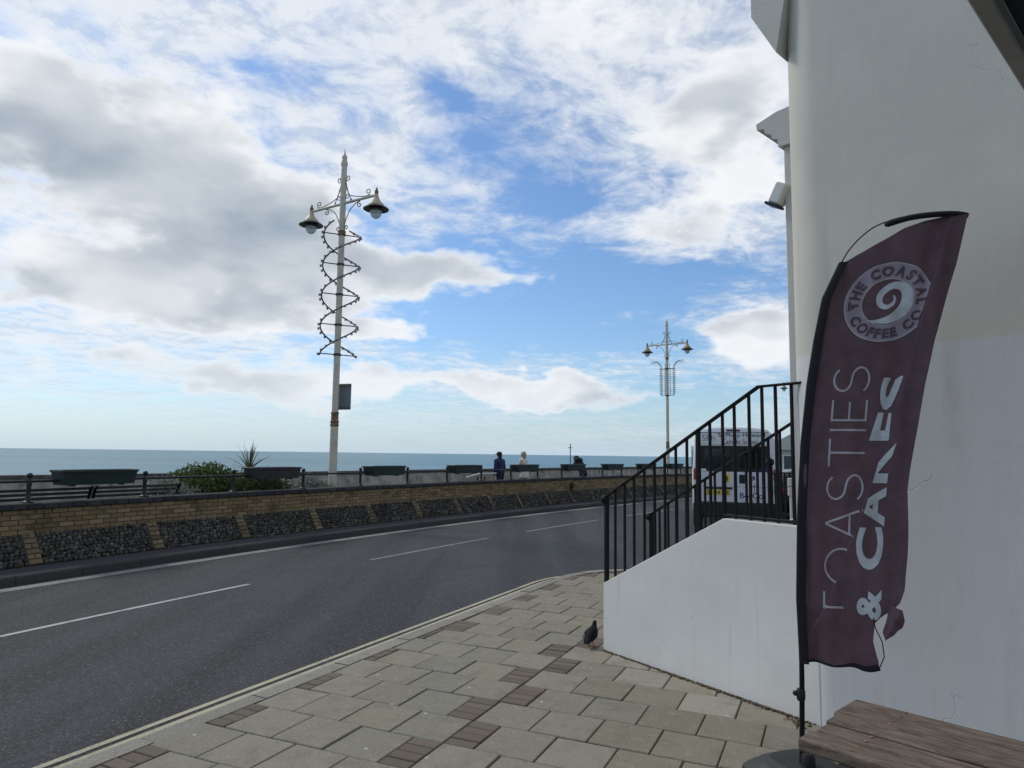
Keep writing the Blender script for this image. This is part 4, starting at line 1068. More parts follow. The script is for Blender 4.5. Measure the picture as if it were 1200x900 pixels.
def zones(E, top, legs, head='skin', hands='skin', shoes='shoe'):
    Z = {}
    for a, b in E:
        if b.startswith(('jaw', 'skull', 'crown')) or a.startswith('neck') : Z[(a, b)] = head
        elif b.startswith(('pal', 'fa', 'fb', 'th')): Z[(a, b)] = hands
        elif b.startswith(('hip', 'kne', 'ank')): Z[(a, b)] = legs
        elif b.startswith('toe'): Z[(a, b)] = shoes
        else: Z[(a, b)] = top
    return Z
J, E_ = figure(1.64, .215, .05, 'side', 1.30)
man = person('person', 'person in navy padded jacket and dark cap standing at the sea parapet', J, E_, zones(E_, 'navy_jacket', 'navy_trousers'), KF(18.0, 2.75, PROM_Z))
m = MB(); hy = .05 * .75; m.ball((0, hy, 1.580), (.092, .112, .088), 14, 8); m.ball((0, hy - .035, 1.495), (.076, .07, .085), 12, 7); m.bevbox((0, hy + .13, 1.565), (.15, .12, .014), .005); m.build('cap', 'cap_dark', man, 50)
m = MB(); m.lathe([(.09, 1.37), (.10, 1.40), (.088, 1.45)], 14, (0, .03, 0)); m.build('jacket_collar', 'navy_jacket', man, True)
J, E_ = figure(1.66, .175, .10, 'front', 1.02)
wom = person('person', 'person in white top and blue jeans with short blonde hair behind a planter', J, E_, zones(E_, 'cream_top', 'blue_jeans'), KF(19.35, 2.65, PROM_Z))
m = MB(); m.ball((0, .045, 1.575), (.10, .112, .115), 14, 9); m.ball((0, .0, 1.50), (.088, .07, .08), 12, 7); m.build('hair', 'hair_blonde', wom, True)
m = MB(); m.lathe([(.225, .70), (.215, .78), (.19, .95), (.178, 1.08)], 18, (0, .0, 0), Matrix.Diagonal((1, .72, 1, 1))); m.build('top_hem', 'cream_top', wom, True)
J, E_ = figure(1.68, .20, .80, 'front', 1.25)
hun = person('person', 'hunched person in black hooded jacket leaning forward on the sea parapet', J, E_, zones(E_, 'black_jacket', 'navy_trousers'), KF(23.6, 2.75, PROM_Z + .12) @ RZ(R_(-18)))
m = MB(); m.ball((0, .48, 1.43), (.13, .13, .13), 12, 8); m.ball((0, .34, 1.36), (.22, .15, .12), 12, 8); m.build('hood', 'black_jacket', hun, True)
hun.location.z = PROM_Z

# ------------------------------------------------------------------ cafe building
D2 = Vector((.685, -.728, 0)).normalized(); N2 = Vector((-D2.y, D2.x, 0)); CC = Vector((2.255, 4.773, 0)); CR = .28
bld = thing('cafe_building', 'white rendered building with a rounded corner filling the right side', 'building', frame(CC, D2, N2))
# local frame: x = along the side wall away from the corner, y = into the building; corner circle centre at origin
H = 9.0; poly = []
for i in range(17): a = -math.pi / 2 - i * math.pi / 2 / 16; poly.append((CR * math.cos(a), CR * math.sin(a)))
poly = [(9.0, -CR)] + poly + [(-CR, 7.0), (9.0, 7.0)]
m = MB(); m.prism(poly, -.05, H); m.build('wall', 'white_render', bld, 30)
# string-course bracket on the front face
m = MB(); pr = [(-.445, 5.9), (-.445, 4.95), (-.262, 4.60), (-.02, 5.9)]
n = len(pr); v = [(p[0], -CR - .006, p[1]) for p in pr] + [(p[0], 1.6, p[1]) for p in pr]
m.add(v, [tuple(range(n)), tuple(range(n, 2 * n))[::-1]] + [(i, (i + 1) % n, n + (i + 1) % n, n + i) for i in range(n)]); m.build('corbel', 'white_render', bld)
# pilaster with a moulded cornice beside the entrance
m = MB(); m.bevbox((-CR - .13, .60, 2.1), (.27, .40, 4.2), .008); pil = m.build('pilaster', 'pale_stone', bld)
cpf = [(-.262, 4.20), (-.29, 4.20), (-.295, 4.27), (-.34, 4.28), (-.345, 4.32), (-.40, 4.35), (-.41, 4.39), (-.47, 4.40), (-.475, 4.45), (-.30, 4.50), (-.02, 4.52), (-.02, 4.20)]
def cornice(name, prof, y0, y1, mat, parent):
    n = len(prof); m = MB(); v = [(-CR + p[0], y0 - max(0, -p[0] - .26) * .0, p[1]) for p in prof] + [(-CR + p[0], y1, p[1]) for p in prof]
    m.add(v, [tuple(range(n)), tuple(range(n, 2 * n))[::-1]] + [(i, (i + 1) % n, n + (i + 1) % n, n + i) for i in range(n)]); return m.build(name, mat, parent)
cornice('cornice', cpf, .36, 2.6, 'pale_stone', pil)
m = MB(); m.bevbox((-CR - .10, 1.45, 4.565), (.17, 2.1, .085), .006); m.build('cornice_cap', 'dark_paving', pil)
m = MB(); m.bevbox((-CR - .13, 2.3, 2.1), (.27, .40, 4.2), .008); m.build('pilaster', 'pale_stone', bld)
# recessed entrance door on the front, reached from the steps
m = MB(); m.bevbox((-CR - .01, 1.45, 2.42), (.06, 1.0, 2.3), .01); dr = m.build('door', 'planter_green', bld)
m = MB(); m.ball((-CR - .07, 1.1, 2.3), .03, 10, 6); m.build('handle', 'wheel_rim', dr, True)
# small floodlight fixed to the pilaster
t = thing('floodlight', 'small white floodlight fixed high on the pilaster beside the corner', 'light', frame(CC, D2, N2) @ T(-CR - .235, .40, 3.78))
Mf = Matrix.Rotation(R_(28), 4, 'Y')
m = MB(); m.bevbox((-.075, 0, 0), (.10, .13, .17), .014, Mf); m.build('housing', 'floodlight_body', t)
m = MB(); m.bevbox((-.085, 0, -.095), (.115, .14, .022), .006, Mf); m.build('lens', 'black_plastic', t)
m = MB(); m.tube([(0, 0, .08), (-.05, 0, .075), (-.07, 0, .06)], .014, 8); m.build('bracket', 'floodlight_body', t)

# awning over the seating, side edge square to the wall
aw = thing('awning', 'dark cloth awning on a grey frame jutting from the wall overhead', 'awning', frame(CC, D2, N2))
x0, x1, y0, y1, z0 = None, 3.58, None, -CR - .002, 3.2
_a = Vector((1.471, 2.154, 0)) - CC; x0 = _a.dot(D2); y0 = -2.95
m = MB(); m.bevbox((x0 + .03, (y0 + y1) / 2, z0 + .045), (.06, y1 - y0, .09), .006); m.build('side_beam', 'awning_frame', aw)
m = MB(); m.bevbox((x1 - .05, (y0 + y1) / 2, z0 + .06), (.10, y1 - y0, .12), .006); m.build('side_beam', 'awning_frame', aw)
m = MB(); m.bevbox(((x0 + x1) / 2, y0 - .052, z0 + .06), (x1 - x0, .10, .12), .006); m.build('front_beam', 'awning_frame', aw)
m = MB(); m.bevbox(((x0 + x1) / 2 - .02, (y0 + y1) / 2, z0 + .07), (x1 - x0 - .165, y1 - y0 - .02, .012), .003); m.build('awning_cloth', 'awning_cloth', aw)

# ------------------------------------------------------------------ entrance steps with railings
SD = Vector((.570, -.822, 0)).normalized(); SN = Vector((-SD.y, SD.x, 0)); SA = Vector((.831, 6.334, 0)); SM = frame(SA, SD, SN)
steps = thing('entrance_steps', 'white rendered side wall and steps rising to the corner building', 'steps', SM)
def side_wall(poly, y0, y1):
    n = len(poly); m = MB(); v = [(p[0], y0, p[1]) for p in poly] + [(p[0], y1, p[1]) for p in poly]
    m.add(v, [tuple(range(n)), tuple(range(n, 2 * n))[::-1]] + [(i, (i + 1) % n, n + (i + 1) % n, n + i) for i in range(n)])
    me = m.mesh('side_wall', 'stair_render'); b = bmesh.new(); b.from_mesh(me); bmesh.ops.bevel(b, geom=b.edges[:], offset=.008, segments=2, affect='EDGES', profile=.6); b.to_mesh(me); b.free()
    return obj('side_wall', me, steps)
side_wall([(0, -.06), (0, .577), (1.305, 1.245), (2.05, 1.245), (2.05, -.06)], 0, .14)
side_wall([(-.5, -.06), (-.5, .30), (1.305, 1.245), (1.9, 1.245), (1.9, -.06)], 1.0, 1.14)
for i in range(4):
    top = 1.2 - .16 * (i + 1); s1_ = 1.305 - .32 * i; m = MB(); m.bevbox((s1_ - .16, .57, top / 2 - .03), (.318, .856, top + .06), .008); m.build('step', 'concrete', steps)
for i, (s0_, tp) in enumerate(((-.2, .40), (-.42, .22))): m = MB(); m.bevbox((s0_ + .12 if i == 0 else s0_ + .11, .76, tp / 2 - .03), (.236 if i == 0 else .198, .476, tp + .06), .008); m.build('step', 'concrete', steps)
m = MB(); m.bevbox((1.63, .57, .57), (.65, .856, 1.26), .008); m.build('landing', 'concrete', steps)
def wall_top(s): return interp(s, [0, 1.305], [.577, 1.245]) if s >= 0 else .577 + s * .512
def rail_z(s): return interp(s, [-.6, 1.598], [1.32 - .557 * .543, 2.211])
def stair_rail(name, label, y, bars, newel, end, base):
    t = thing(name, label, 'railing', SM); zn = base(newel)
    m = MB(); m.bevbox((newel, y, (zn + rail_z(newel)) / 2), (.036, .036, rail_z(newel) - zn), .004); nw = m.build('newel', 'black_iron', t)
    m = MB(); m.ball((newel - .022, y, rail_z(newel) - .028), .042, 14, 9); m.build('knob', 'black_iron', nw, True)
    pts = [(newel - .03, y, rail_z(newel - .03)), (1.598, y, 2.211), (end, y, 2.214)]
    for p, q in zip(pts[:-1], pts[1:]):
        a, b = Vector(p), Vector(q); d = (b - a).normalized(); u = Vector((0, 1, 0)); M = frame((a + b) / 2, d, u, d.cross(u)); m = MB(); m.bevbox((0, 0, 0), ((b - a).length + .012, .045, .016), .004, M); m.build('top_rail', 'black_iron', t)
    for s in bars:
        big = abs(s - 1.033) < .02; w_ = .032 if big else .020; z0 = base(s); m = MB(); m.bevbox((s, y, (z0 + rail_z(s)) / 2), (w_, w_, rail_z(s) - z0 - .004), .003); m.build('bar', 'black_iron', t)
    m = MB(); m.bevbox(((1.283 + end) / 2, y, 1.2625), (end - 1.283, .04, .022), .003); m.build('bottom_rail', 'black_iron', t)
    return t
BARS = [.091, .210, .325, .448, .566, .681, .802, .919, 1.033, 1.150, 1.271, 1.380, 1.511, 1.623, 1.734, 1.861]
stair_rail('stair_railing', 'black iron stair railing with ball end standing on the white wall, nearest one', .06, BARS, -.021, 1.98, lambda s: wall_top(s) - .003)
stair_rail('stair_railing', 'black iron stair railing on the far side of the steps, lower ball end', 1.06, [-.442 + .117 * i for i in range(1, 21)], -.442, 1.95, lambda s: wall_top(max(-.5, s)) - .003)
# neighbour's railing and a cream post beyond the landing
t = thing('area_railing', 'low black iron railing with ball-topped end post beyond the landing', 'railing', T(3.31, 9.0, 0))
m = MB(); m.bevbox((0, 0, .79), (.055, .055, 1.60), .006); nw = m.build('newel', 'black_iron', t); m = MB(); m.ball((0, 0, 1.64), .055, 14, 9); m.build('knob', 'black_iron', nw, True)
_ad = Vector((.80, .60, 0)); Ma = frame((0, 0, 0), _ad, Vector((-.6, .8, 0)))
m = MB(); m.bevbox((.9, 0, 1.50), (1.76, .045, .02), .004, Ma); m.build('top_rail', 'black_iron', t)
m = MB(); m.bevbox((.9, 0, .12), (1.76, .04, .02), .004, Ma); m.build('bottom_rail', 'black_iron', t)
for i in range(1, 16): m = MB(); m.bevbox((.11 * i, 0, .81), (.022, .022, 1.36), .003, Ma); m.build('bar', 'black_iron', t)
t = thing('cream_post', 'cream box-headed post seen through the railings beside the building corner', 'post', T(3.19, 8.0, 0) @ RZ(R_(-20)))
m = MB(); m.bevbox((0, 0, .62), (.062, .062, 1.30), .006); m.build('shaft', 'cream_post', t)
m = MB(); m.bevbox((0, 0, 1.37), (.095, .095, .20), .008); m.build('box_head', 'cream_post', t)
m = MB(); m.bevbox((0, 0, 1.378), (.099, .099, .008), .002); m.build('seam', 'print_grey', t)

# dirt line gathered at the foot of the stair wall
m = MB(); random.seed(21)
for i in range(420):
    s = random.uniform(0, 2.02); w_ = abs(random.gauss(0, .012 + (.05 if s > 1.85 else 0))); r_ = random.uniform(.004, .010)
    m.add(*ST1[i % 8], SM @ T(s, -.004 - w_, .006) @ RZ(random.uniform(0, 6)) @ Matrix.Diagonal((r_ * 1.6, r_, r_ * .6, 1)), tint=random.random())
m.build('wall_foot_litter', 'rust_dirt', label='brown grit and litter gathered along the foot of the white stair wall', cat='litter', kind='stuff')

# ------------------------------------------------------------------ minibus
VM = frame((5.40, 17.0, ROAD_Z), (math.cos(R_(17)), -math.sin(R_(17)), 0), (math.sin(R_(17)), math.cos(R_(17)), 0))
van = thing('minibus', 'white school minibus parked with its rear doors towards the steps', 'minibus', VM)
def section(y, w, zb, zt, tum, rr):
    """rounded body cross-section, tumblehome tum at the top"""
    pts = []; hw = w / 2
    pts += [(-hw + .06, zb), (-hw, zb + .08), (-hw, zb + (zt - zb) * .45), (-hw + tum * .55, zt - rr * 1.25), (-hw + tum * .75 + rr * .12, zt - rr * .62), (-hw + tum + rr * .42, zt - rr * .18), (-hw + tum + rr, zt - .02), (-hw * .35, zt + .012)]
    pts = pts + [(-p[0], p[1]) for p in pts[::-1]]
    return [(p[0], y, p[1]) for p in pts]
m = MB(); secs = [section(0.0, 1.93, .50, 2.44, .13, .22), section(.05, 2.0, .48, 2.52, .13, .24), section(.6, 2.02, .42, 2.57, .13, .26), section(3.9, 2.02, .42, 2.56, .13, .26), section(4.3, 2.02, .42, 2.40, .14, .26), section(5.0, 2.0, .42, 1.36, .10, .2), section(5.55, 1.92, .42, 1.16, .08, .16), section(5.72, 1.78, .46, .90, .06, .1)]
n = len(secs[0]); v = [p for s_ in secs for p in s_]; F = [tuple(range(n)), tuple(range((len(secs) - 1) * n, len(secs) * n))[::-1]]
for i in range(len(secs) - 1):
    for j in range(n): F.append((i * n + j, i * n + (j + 1) % n, (i + 1) * n + (j + 1) % n, (i + 1) * n + j))
m.add(v, F); m.build('body', 'van_white', van, 35)
def vbox(name, mat, x0, x1, z0, z1, y0=-.03, y1=.02, parent=None, bev=.008):
    m = MB(); m.bevbox(((x0 + x1) / 2, (y0 + y1) / 2, (z0 + z1) / 2), (x1 - x0, y1 - y0, z1 - z0), bev); return m.build(name, mat, parent or van)
# rear doors: lower panels, glass, header sign
dl = vbox('rear_door', 'van_white', -.80, -.006, .74, 1.46, -.035); drr = vbox('rear_door', 'van_white', .006, .80, .74, 1.46, -.035)
for d_, x0_, x1_ in ((dl, -.80, -.008), (drr, .008, .80)):
    vbox('window_surround', 'black_plastic', x0_, x1_, 1.47, 2.08, -.028, .02, d_)
    vbox('window_glass', 'van_glass', x0_ + .10, x1_ - .10, 1.55, 2.02, -.034, -.029, d_, .002)
    vbox('door_crease', 'print_grey', x0_ + .02, x1_ - .02, 1.105, 1.112, -.038, -.034, d_, .001)
# passengers' seats glimpsed through the rear glass
hs = vbox('header_sign', 'sign_white', -.80, .78, 2.09, 2.40, -.030, .02)
vbox('sign_border', 'print_grey', -.80, .78, 2.405, 2.418, -.031, .02, hs, .002); vbox('sign_border', 'print_grey', -.80, .78, 2.125, 2.131, -.0325, -.029, hs, .001)
vbox('brake_light', 'dark_red', -.18, .14, 2.44, 2.485, -.015, .06)
vbox('handle_plate', 'black_plastic', .10, .23, 1.19, 1.40, -.05, -.034, drr, .012)
vbox('plate_bar', 'black_plastic', -.72, -.06, 1.045, 1.095, -.055, -.034, dl)
pl_ = vbox('number_plate', 'plate_yellow', -.67, -.11, .905, 1.03, -.046, -.035, dl, .003)
vbox('bumper', 'black_plastic', -.98, .98, .42, .73, -.10, .05, None, .03)
vbox('bumper_step', 'black_plastic', -.70, .70, .40, .47, -.17, -.05, None, .012)
for sg in (-1, 1):
    tl = vbox('tail_light', 'tail_red', min(sg * .875, sg * .965), max(sg * .875, sg * .965), 1.26, 1.54, -.045, .06, None, .02)
    vbox('reverse_lens', 'lens_white', min(sg * .88, sg * .955), max(sg * .88, sg * .955), 1.10, 1.25, -.04, .05, tl, .01)
    vbox('reflector', 'dark_red', min(sg * .88, sg * .955), max(sg * .88, sg * .955), .98, 1.08, -.035, .05, None, .01)
    for yy in (.95, 4.75):
        m = MB(); m.lathe([(.20, -.11), (.33, -.10), (.355, -.07), (.355, .07), (.33, .10), (.20, .11)], 24, (0, 0, 0), T(sg * .90, yy, .355) @ Matrix.Rotation(R_(90), 4, 'Y')); wh = m.build('wheel', 'tyre', van, 40)
        m = MB(); m.lathe([(.03, -.118), (.21, -.116), (.215, -.10), (.215, .10), (.21, .116), (.03, .118)], 20, (0, 0, 0), T(sg * .90, yy, .355) @ Matrix.Rotation(R_(90), 4, 'Y')); m.build('rim', 'wheel_rim', wh, 40)
    m = MB(); m.bevbox((sg * 1.035, 2.2, 1.83), (.02, 2.9, .52), .006); m.build('side_window', 'van_glass', van)
    m = MB(); m.bevbox((sg * 1.12, 4.55, 1.55), (.17, .1, .28), .03); m.build('wing_mirror', 'black_plastic', van)
    for z in (1.0, 1.9): m = MB(); m.bevbox((sg * .815, -.04, z), (.03, .03, .09), .006); m.build('hinge', 'van_white', van)
m = MB(); m.bevbox((0, 4.68, 1.9), (1.62, .02, .85), .005, T(0, 4.68, 1.9) @ Matrix.Rotation(R_(-56 + 90 - 68), 4, 'X') @ T(0, -4.68, -1.9)); m.build('windscreen', 'van_glass', van)
def vtext(body, mat, cx, cz, h, width=None, parent=None, off=0.0, y=-.0335, name='lettering', spacing=1.0):
    v, f = text_geo(body, 1.0, off, 'LEFT', spacing, 0); x0, x1, y0, y1 = bounds(v); k = h / (y1 - y0); kx = k if width is None else width / (x1 - x0)
    m = MB(); vv = [((p[0] - (x0 + x1) / 2) * kx + cx, y, (p[1] - (y0 + y1) / 2) * k + cz) for p in v]; m.add(vv, f); return m.build(name, mat, parent or van)
vtext('SPh', 'print_grey', -.60, 2.28, .15, .30, hs, -.01)
vtext('St Philip Howard', 'print_black', .17, 2.335, .13, 1.08, hs, .006); vtext('Catholic School', 'print_black', .13, 2.19, .11, .80, hs)
vtext('E', 'print_black', -.61, .967, .085, .05, pl_, .01, -.048); vtext('24', 'print_black', -.41, .967, .085, .12, pl_, .01, -.048); vtext('E', 'print_black', -.16, .967, .085, .05, pl_, .01, -.048)
st_ = vbox('safety_sticker', 'sticker_yellow', -.30, -.12, 1.20, 1.42, -.040, -.036, dl, .001)
m = MB()
for cx_, cz_, k_ in ((-.245, 1.30, 1.0), (-.18, 1.285, .85)):            # two walking child shapes
    m.ball((cx_, -.0415, cz_ + .07 * k_), (.020 * k_, .001, .020 * k_), 10, 6); m.box((cx_, -.0415, cz_ + .015 * k_), (.034 * k_, .002, .07 * k_))
    m.box((cx_ - .016 * k_, -.0415, cz_ - .045 * k_), (.012 * k_, .002, .06 * k_), T(0, 0, 0)); m.box((cx_ + .016 * k_, -.0415, cz_ - .045 * k_), (.012 * k_, .002, .06 * k_)); m.box((cx_ + .03 * k_, -.0415, cz_ + .02 * k_), (.04 * k_, .002, .012 * k_))
m.build('sticker_figures', 'print_black', st_)
m = MB(); v = [(.40 + .062 * math.cos(a * .2618), -.0375, 1.315 + .062 * math.sin(a * .2618)) for a in range(24)]; m.add(v, [tuple(range(24))]); rb = m.build('round_badge', 'print_blue', drr)
m = MB(); m.ball((.395, -.039, 1.35), (.012, .001, .012), 8, 6); m.tube([(.395, -.039, 1.335), (.397, -.039, 1.30), (.425, -.039, 1.298), (.435, -.039, 1.272)], .0055, 6); m.tube([(.417 + .03 * math.cos(a * .35), -.039, 1.29 + .03 * math.sin(a * .35)) for a in range(8, 18)] if False else [(.40 + .030 * math.cos(2.2 + a * .33), -.039, 1.292 + .030 * math.sin(2.2 + a * .33)) for a in range(12)], .005, 6); m.build('wheelchair_symbol', 'sign_white', rb)
vtext('BosCo', 'print_blue', .37, .905, .14, .52, drr, .012, -.0375)
m = MB(); m.box((.44, -.0375, 1.09), (.014, .003, .21)); m.box((.44, -.0375, 1.13), (.11, .003, .014)); m.build('cross', 'print_blue', drr)
m = MB(); m.box((.37, -.0375, .80), (.46, .002, .007)); m.build('underline', 'print_grey', drr)
vbox('corner_sticker', 'sign_white', -.79, -.66, 1.47, 1.53, -.034, -.029, dl, .001); vbox('corner_sticker', 'print_blue', .69, .78, 1.47, 1.56, -.034, -.029, drr, .001)

# dark car beside it
CM = frame((8.25, 19.6, ROAD_Z), (math.cos(R_(17)), -math.sin(R_(17)), 0), (math.sin(R_(17)), math.cos(R_(17)), 0))
car = thing('parked_car', 'black parked car beyond the minibus, mostly hidden by the building corner', 'car', CM)
m = MB(); secs = [section(0, 1.6, .35, 1.02, .12, .12), section(.06, 1.74, .28, 1.10, .12, .14), section(.45, 1.78, .25, 1.40, .24, .2), section(1.3, 1.80, .25, 1.48, .24, .2), section(2.3, 1.80, .25, 1.42, .24, .2), section(3.0, 1.79, .25, 1.02, .14, .12), section(3.9, 1.72, .28, .86, .12, .1), section(4.1, 1.55, .35, .70, .1, .08)]
n = len(secs[0]); v = [p for s_ in secs for p in s_]; F = [tuple(range(n)), tuple(range((len(secs) - 1) * n, len(secs) * n))[::-1]]
for i in range(len(secs) - 1):
    for j in range(n): F.append((i * n + j, i * n + (j + 1) % n, (i + 1) * n + (j + 1) % n, (i + 1) * n + j))
m.add(v, F); m.build('body', 'car_black', car, 35)
m = MB(); m.bevbox((0, 0, 0), (1.25, .02, .32), .006, T(0, .20, 1.22) @ Matrix.Rotation(R_(-50 + 0), 4, 'X')); m.build('rear_window', 'van_glass', car)
for sg in (-1, 1):
    m = MB(); m.bevbox((sg * .68, .0, .92), (.26, .06, .14), .02); m.build('tail_light', 'tail_red', car)
    m = MB(); m.bevbox((sg * .84, 1.5, 1.18), (.02, 1.7, .26), .006); m.build('side_window', 'van_glass', car)
    for yy in (.75, 3.25):
        m = MB(); m.lathe([(.19, -.09), (.30, -.09), (.315, -.06), (.315, .06), (.30, .09), (.19, .09)], 22, (0, 0, 0), T(sg * .82, yy, .315) @ Matrix.Rotation(R_(90), 4, 'Y')); wh = m.build('wheel', 'tyre', car, 40)
        m = MB(); m.lathe([(.03, -.097), (.195, -.095), (.195, .095), (.03, .097)], 18, (0, 0, 0), T(sg * .82, yy, .315) @ Matrix.Rotation(R_(90), 4, 'Y')); m.build('rim', 'wheel_rim', wh, 40)

# shelter at the far end of the promenade
SHM = frame(K(47.0, 2.6, PROM_Z - .1), Kdir(47)[1] * -1, Kdir(47)[0])
sh = thing('promenade_shelter', 'pale seafront shelter with grey-green roof far behind the minibus', 'building', SHM)
m = MB(); m.bevbox((0, 2, 1.1), (5.0, 4.0, 2.2), .02); m.build('wall', 'far_wall', sh)
m = MB(); m.add([(-2.8, -.3, 2.2), (2.8, -.3, 2.2), (2.8, 4.3, 2.2), (-2.8, 4.3, 2.2), (-1.4, 2, 3.5), (1.4, 2, 3.5)], [(0, 1, 5, 4), (1, 2, 5), (2, 3, 4, 5), (3, 0, 4), (3, 2, 1, 0)]); m.build('roof', 'far_roof', sh)
for x in (-1.9, -1.0, 0, 1.0, 1.9):
    m = MB(); m.bevbox((x, -.012, 1.35), (.62, .04, 1.0), .008); w_ = m.build('window', 'sign_white', sh)
    m = MB(); m.bevbox((x, -.034, 1.35), (.52, .02, .9), .004); m.build('pane', 'far_window', w_)

# ------------------------------------------------------------------ feather banner
BP = Vector((1.575, 3.78, 0)); BB = Vector((.945, -.327, 0)).normalized(); BN = Vector((-BB.y, BB.x, 0)); BM = frame(BP, BB, BN)   # local: x along the cloth, y away from the street side
ban = thing('feather_banner', 'plum feather banner advertising coffee, leaning in front of the white wall', 'banner', BM)
Lz = [.631, .966, 1.412, 1.776, 2.098, 2.33, 2.563, 2.755]; Lu = [-.029, -.037, -.021, .005, .044, .084, .133, .224]
Tu = [.224, .317, .525, .654, .813]; Tz = [2.755, 2.804, 2.917, 2.958, 2.967]
Rz = [.640, .677, .718, .78, .874, .905, .944, .981, 1.046, 1.217, 1.346, 1.54, 1.649, 1.868, 2.087, 2.308, 2.528, 2.705, 2.962]
Ru = [.318, .321, .310, .297, .306, .335, .392, .425, .450, .472, .481, .484, .500, .544, .583, .631, .698, .752, .813]
CREASE = [(-.023, .732), (.069, .922), (.118, 1.043), (.238, 1.383), (.282, 1.512), (.399, 1.788), (.435, 1.957), (.495, 2.134), (.545, 2.334), (.605, 2.534), (.645, 2.66), (.72, 2.95)]
def crease_u(z): return interp(z, [p[1] for p in CREASE], [p[0] for p in CREASE])
def cloth_y(u, z):
    """depth of the cloth (negative = towards the viewer)"""
    cu = crease_u(z); d = u - cu; f = smooth01((z - .70) / .3)
    y = -.020 * smooth01((d + .004) / .012) * f                              # the fold laps over in front
    y += .030 * smooth01(1 - abs(d + .03) / .05) * f * .35                    # valley before the fold
    y += .010 * math.sin(u * 26 + z * 3.1) * (1 - smooth01((z - 2.3) / .6) * .5) + .012 * math.sin(z * 2.6 + u * 7) + .004 * math.sin(u * 61 - z * 9)
    y += .02 * smooth01(d / .15) * math.sin(z * 5.0 + 1.0) * .5
    y += -.05 * smooth01((u - .30) / .25) * smooth01((1.15 - z) / .3)         # lower corner blown forward
    return y
cl = MB(); NU, NZ = 72, 150; V = []; zs = [lerp(.640, 2.962, i / NZ) for i in range(NZ + 1)]
def left_u(z): return interp(z, Lz, Lu) if z <= 2.755 else interp(z, Tz, Tu)
for z in zs:
    a, b = left_u(z), interp(z, Rz, Ru)
    for j in range(NU + 1):
        u = lerp(a, b, j / NU); V.append((u, cloth_y(u, z), z))
cl.add(V, [(i * (NU + 1) + j, i * (NU + 1) + j + 1, (i + 1) * (NU + 1) + j + 1, (i + 1) * (NU + 1) + j) for i in range(NZ) for j in range(NU)])
sheet = cl.build('cloth', 'banner_cloth', ban, True)
# torn flap hanging below the right edge
fl = MB(); FP = [(.375, .975), (.425, .955), (.435, .905), (.424, .865), (.389, .840), (.345, .800), (.338, .835), (.352, .89)]
V = [(.385, -.105, .895)] + [(u, cloth_y(u, z) - .04 - .02 * math.sin(i * 1.7), z) for i, (u, z) in enumerate(FP)]
fl.add(V, [(0, i + 1, (i + 1) % 8 + 1) for i in range(8)])
me = fl.mesh('torn_flap', 'banner_cloth', True); b = bmesh.new(); b.from_mesh(me); bmesh.ops.subdivide_edges(b, edges=b.edges[:], cuts=3, use_grid_fill=True)
for v_ in b.verts: v_.co.y += .008 * math.sin(v_.co.x * 90 + v_.co.z * 40)
b.to_mesh(me); b.free(); obj('torn_flap', me, ban)
# pole, whip, black sleeve, hem
pole = [(-.052, .0, .10), (-.047, 0, .287), (-.040, 0, .631), (-.045, 0, .966), (-.029, 0, 1.412), (-.003, 0, 1.776), (.036, 0, 2.098), (.076, 0, 2.33), (.125, 0, 2.563), (.216, 0, 2.757), (.277, 0, 2.850), (.362, 0, 2.927), (.446, 0, 2.964), (.548, 0, 2.984), (.70, 0, 2.986), (.81, 0, 2.968)]
def dens(P, k=5):
    out = []
    for i in range(len(P) - 1):
        p0, p1, p2, p3 = [Vector(P[max(0, min(len(P) - 1, i + q))]) for q in (-1, 0, 1, 2)]
        for j in range(k):
            t_ = j / k; out.append(.5 * ((2 * p1) + (p2 - p0) * t_ + (2 * p0 - 5 * p1 + 4 * p2 - p3) * t_ ** 2 + (3 * p1 - p0 - 3 * p2 + p3) * t_ ** 3))
    return out + [Vector(P[-1])]
pp = dens(pole); m = MB(); m.tube(pp, [lerp(.0135, .0035, smooth01((p.z - .3) / 2.4)) for p in pp], 10); m.build('pole', 'black_iron', ban, True)
m = MB(); m.lathe([(.018, 0), (.022, .01), (.022, .05), (.018, .06)], 12, (-.0475, 0, .44)); m.ball((-.075, 0, .475), .014, 8, 6); m.build('pole_clamp', 'black_plastic', ban, 40)
m = MB(); V = []; F = []
zz = [lerp(.632, 2.755, i / 90) for i in range(91)]
for i, z in enumerate(zz):
    a = left_u(z)
    for an in range(5):
        th = math.pi * (.5 + an / 4); V.append((a - .006 + .017 * math.cos(th) + (.030 if an in (0,) else 0), -.016 - .013 * (1 - an / 2.0) * (1 if an else .55), z))
for i in range(90):
    for j in range(4): F.append((i * 5 + j, i * 5 + j + 1, i * 5 + 6 + j, i * 5 + 5 + j))
m.add(V, F); m.build('sleeve', 'banner_black', sheet, True)
tp = dens([(.432, 0, 2.945), (.548, -.004, 2.972), (.66, -.006, 2.978), (.76, -.004, 2.972), (.818, 0, 2.958)], 6); m = MB(); m.tube(tp, [.008] + [.016] * (len(tp) - 2) + [.012], 8); m.build('top_sleeve', 'banner_black', sheet, True)
m = MB(); hp = [(u, cloth_y(u, .645) - .004, .640 + .006 * math.sin(u * 40) + (.02 if u > .25 else 0) * (u - .25) * 8) for u in [lerp(-.03, .322, i / 24) for i in range(25)]]
m.tube(hp, [.006 if p[0] < .05 else (.006 + .010 * smooth01((p[0] - .12) / .2)) for p in hp], 6); m.build('hem', 'banner_black', sheet, True)
m = MB(); m.tube([(.318, -.07, .665), (.338, -.08, .72), (.332, -.08, .79), (.305, -.06, .855), (.300, -.05, .90)], .0028, 5); m.build('cord', 'banner_black', sheet)
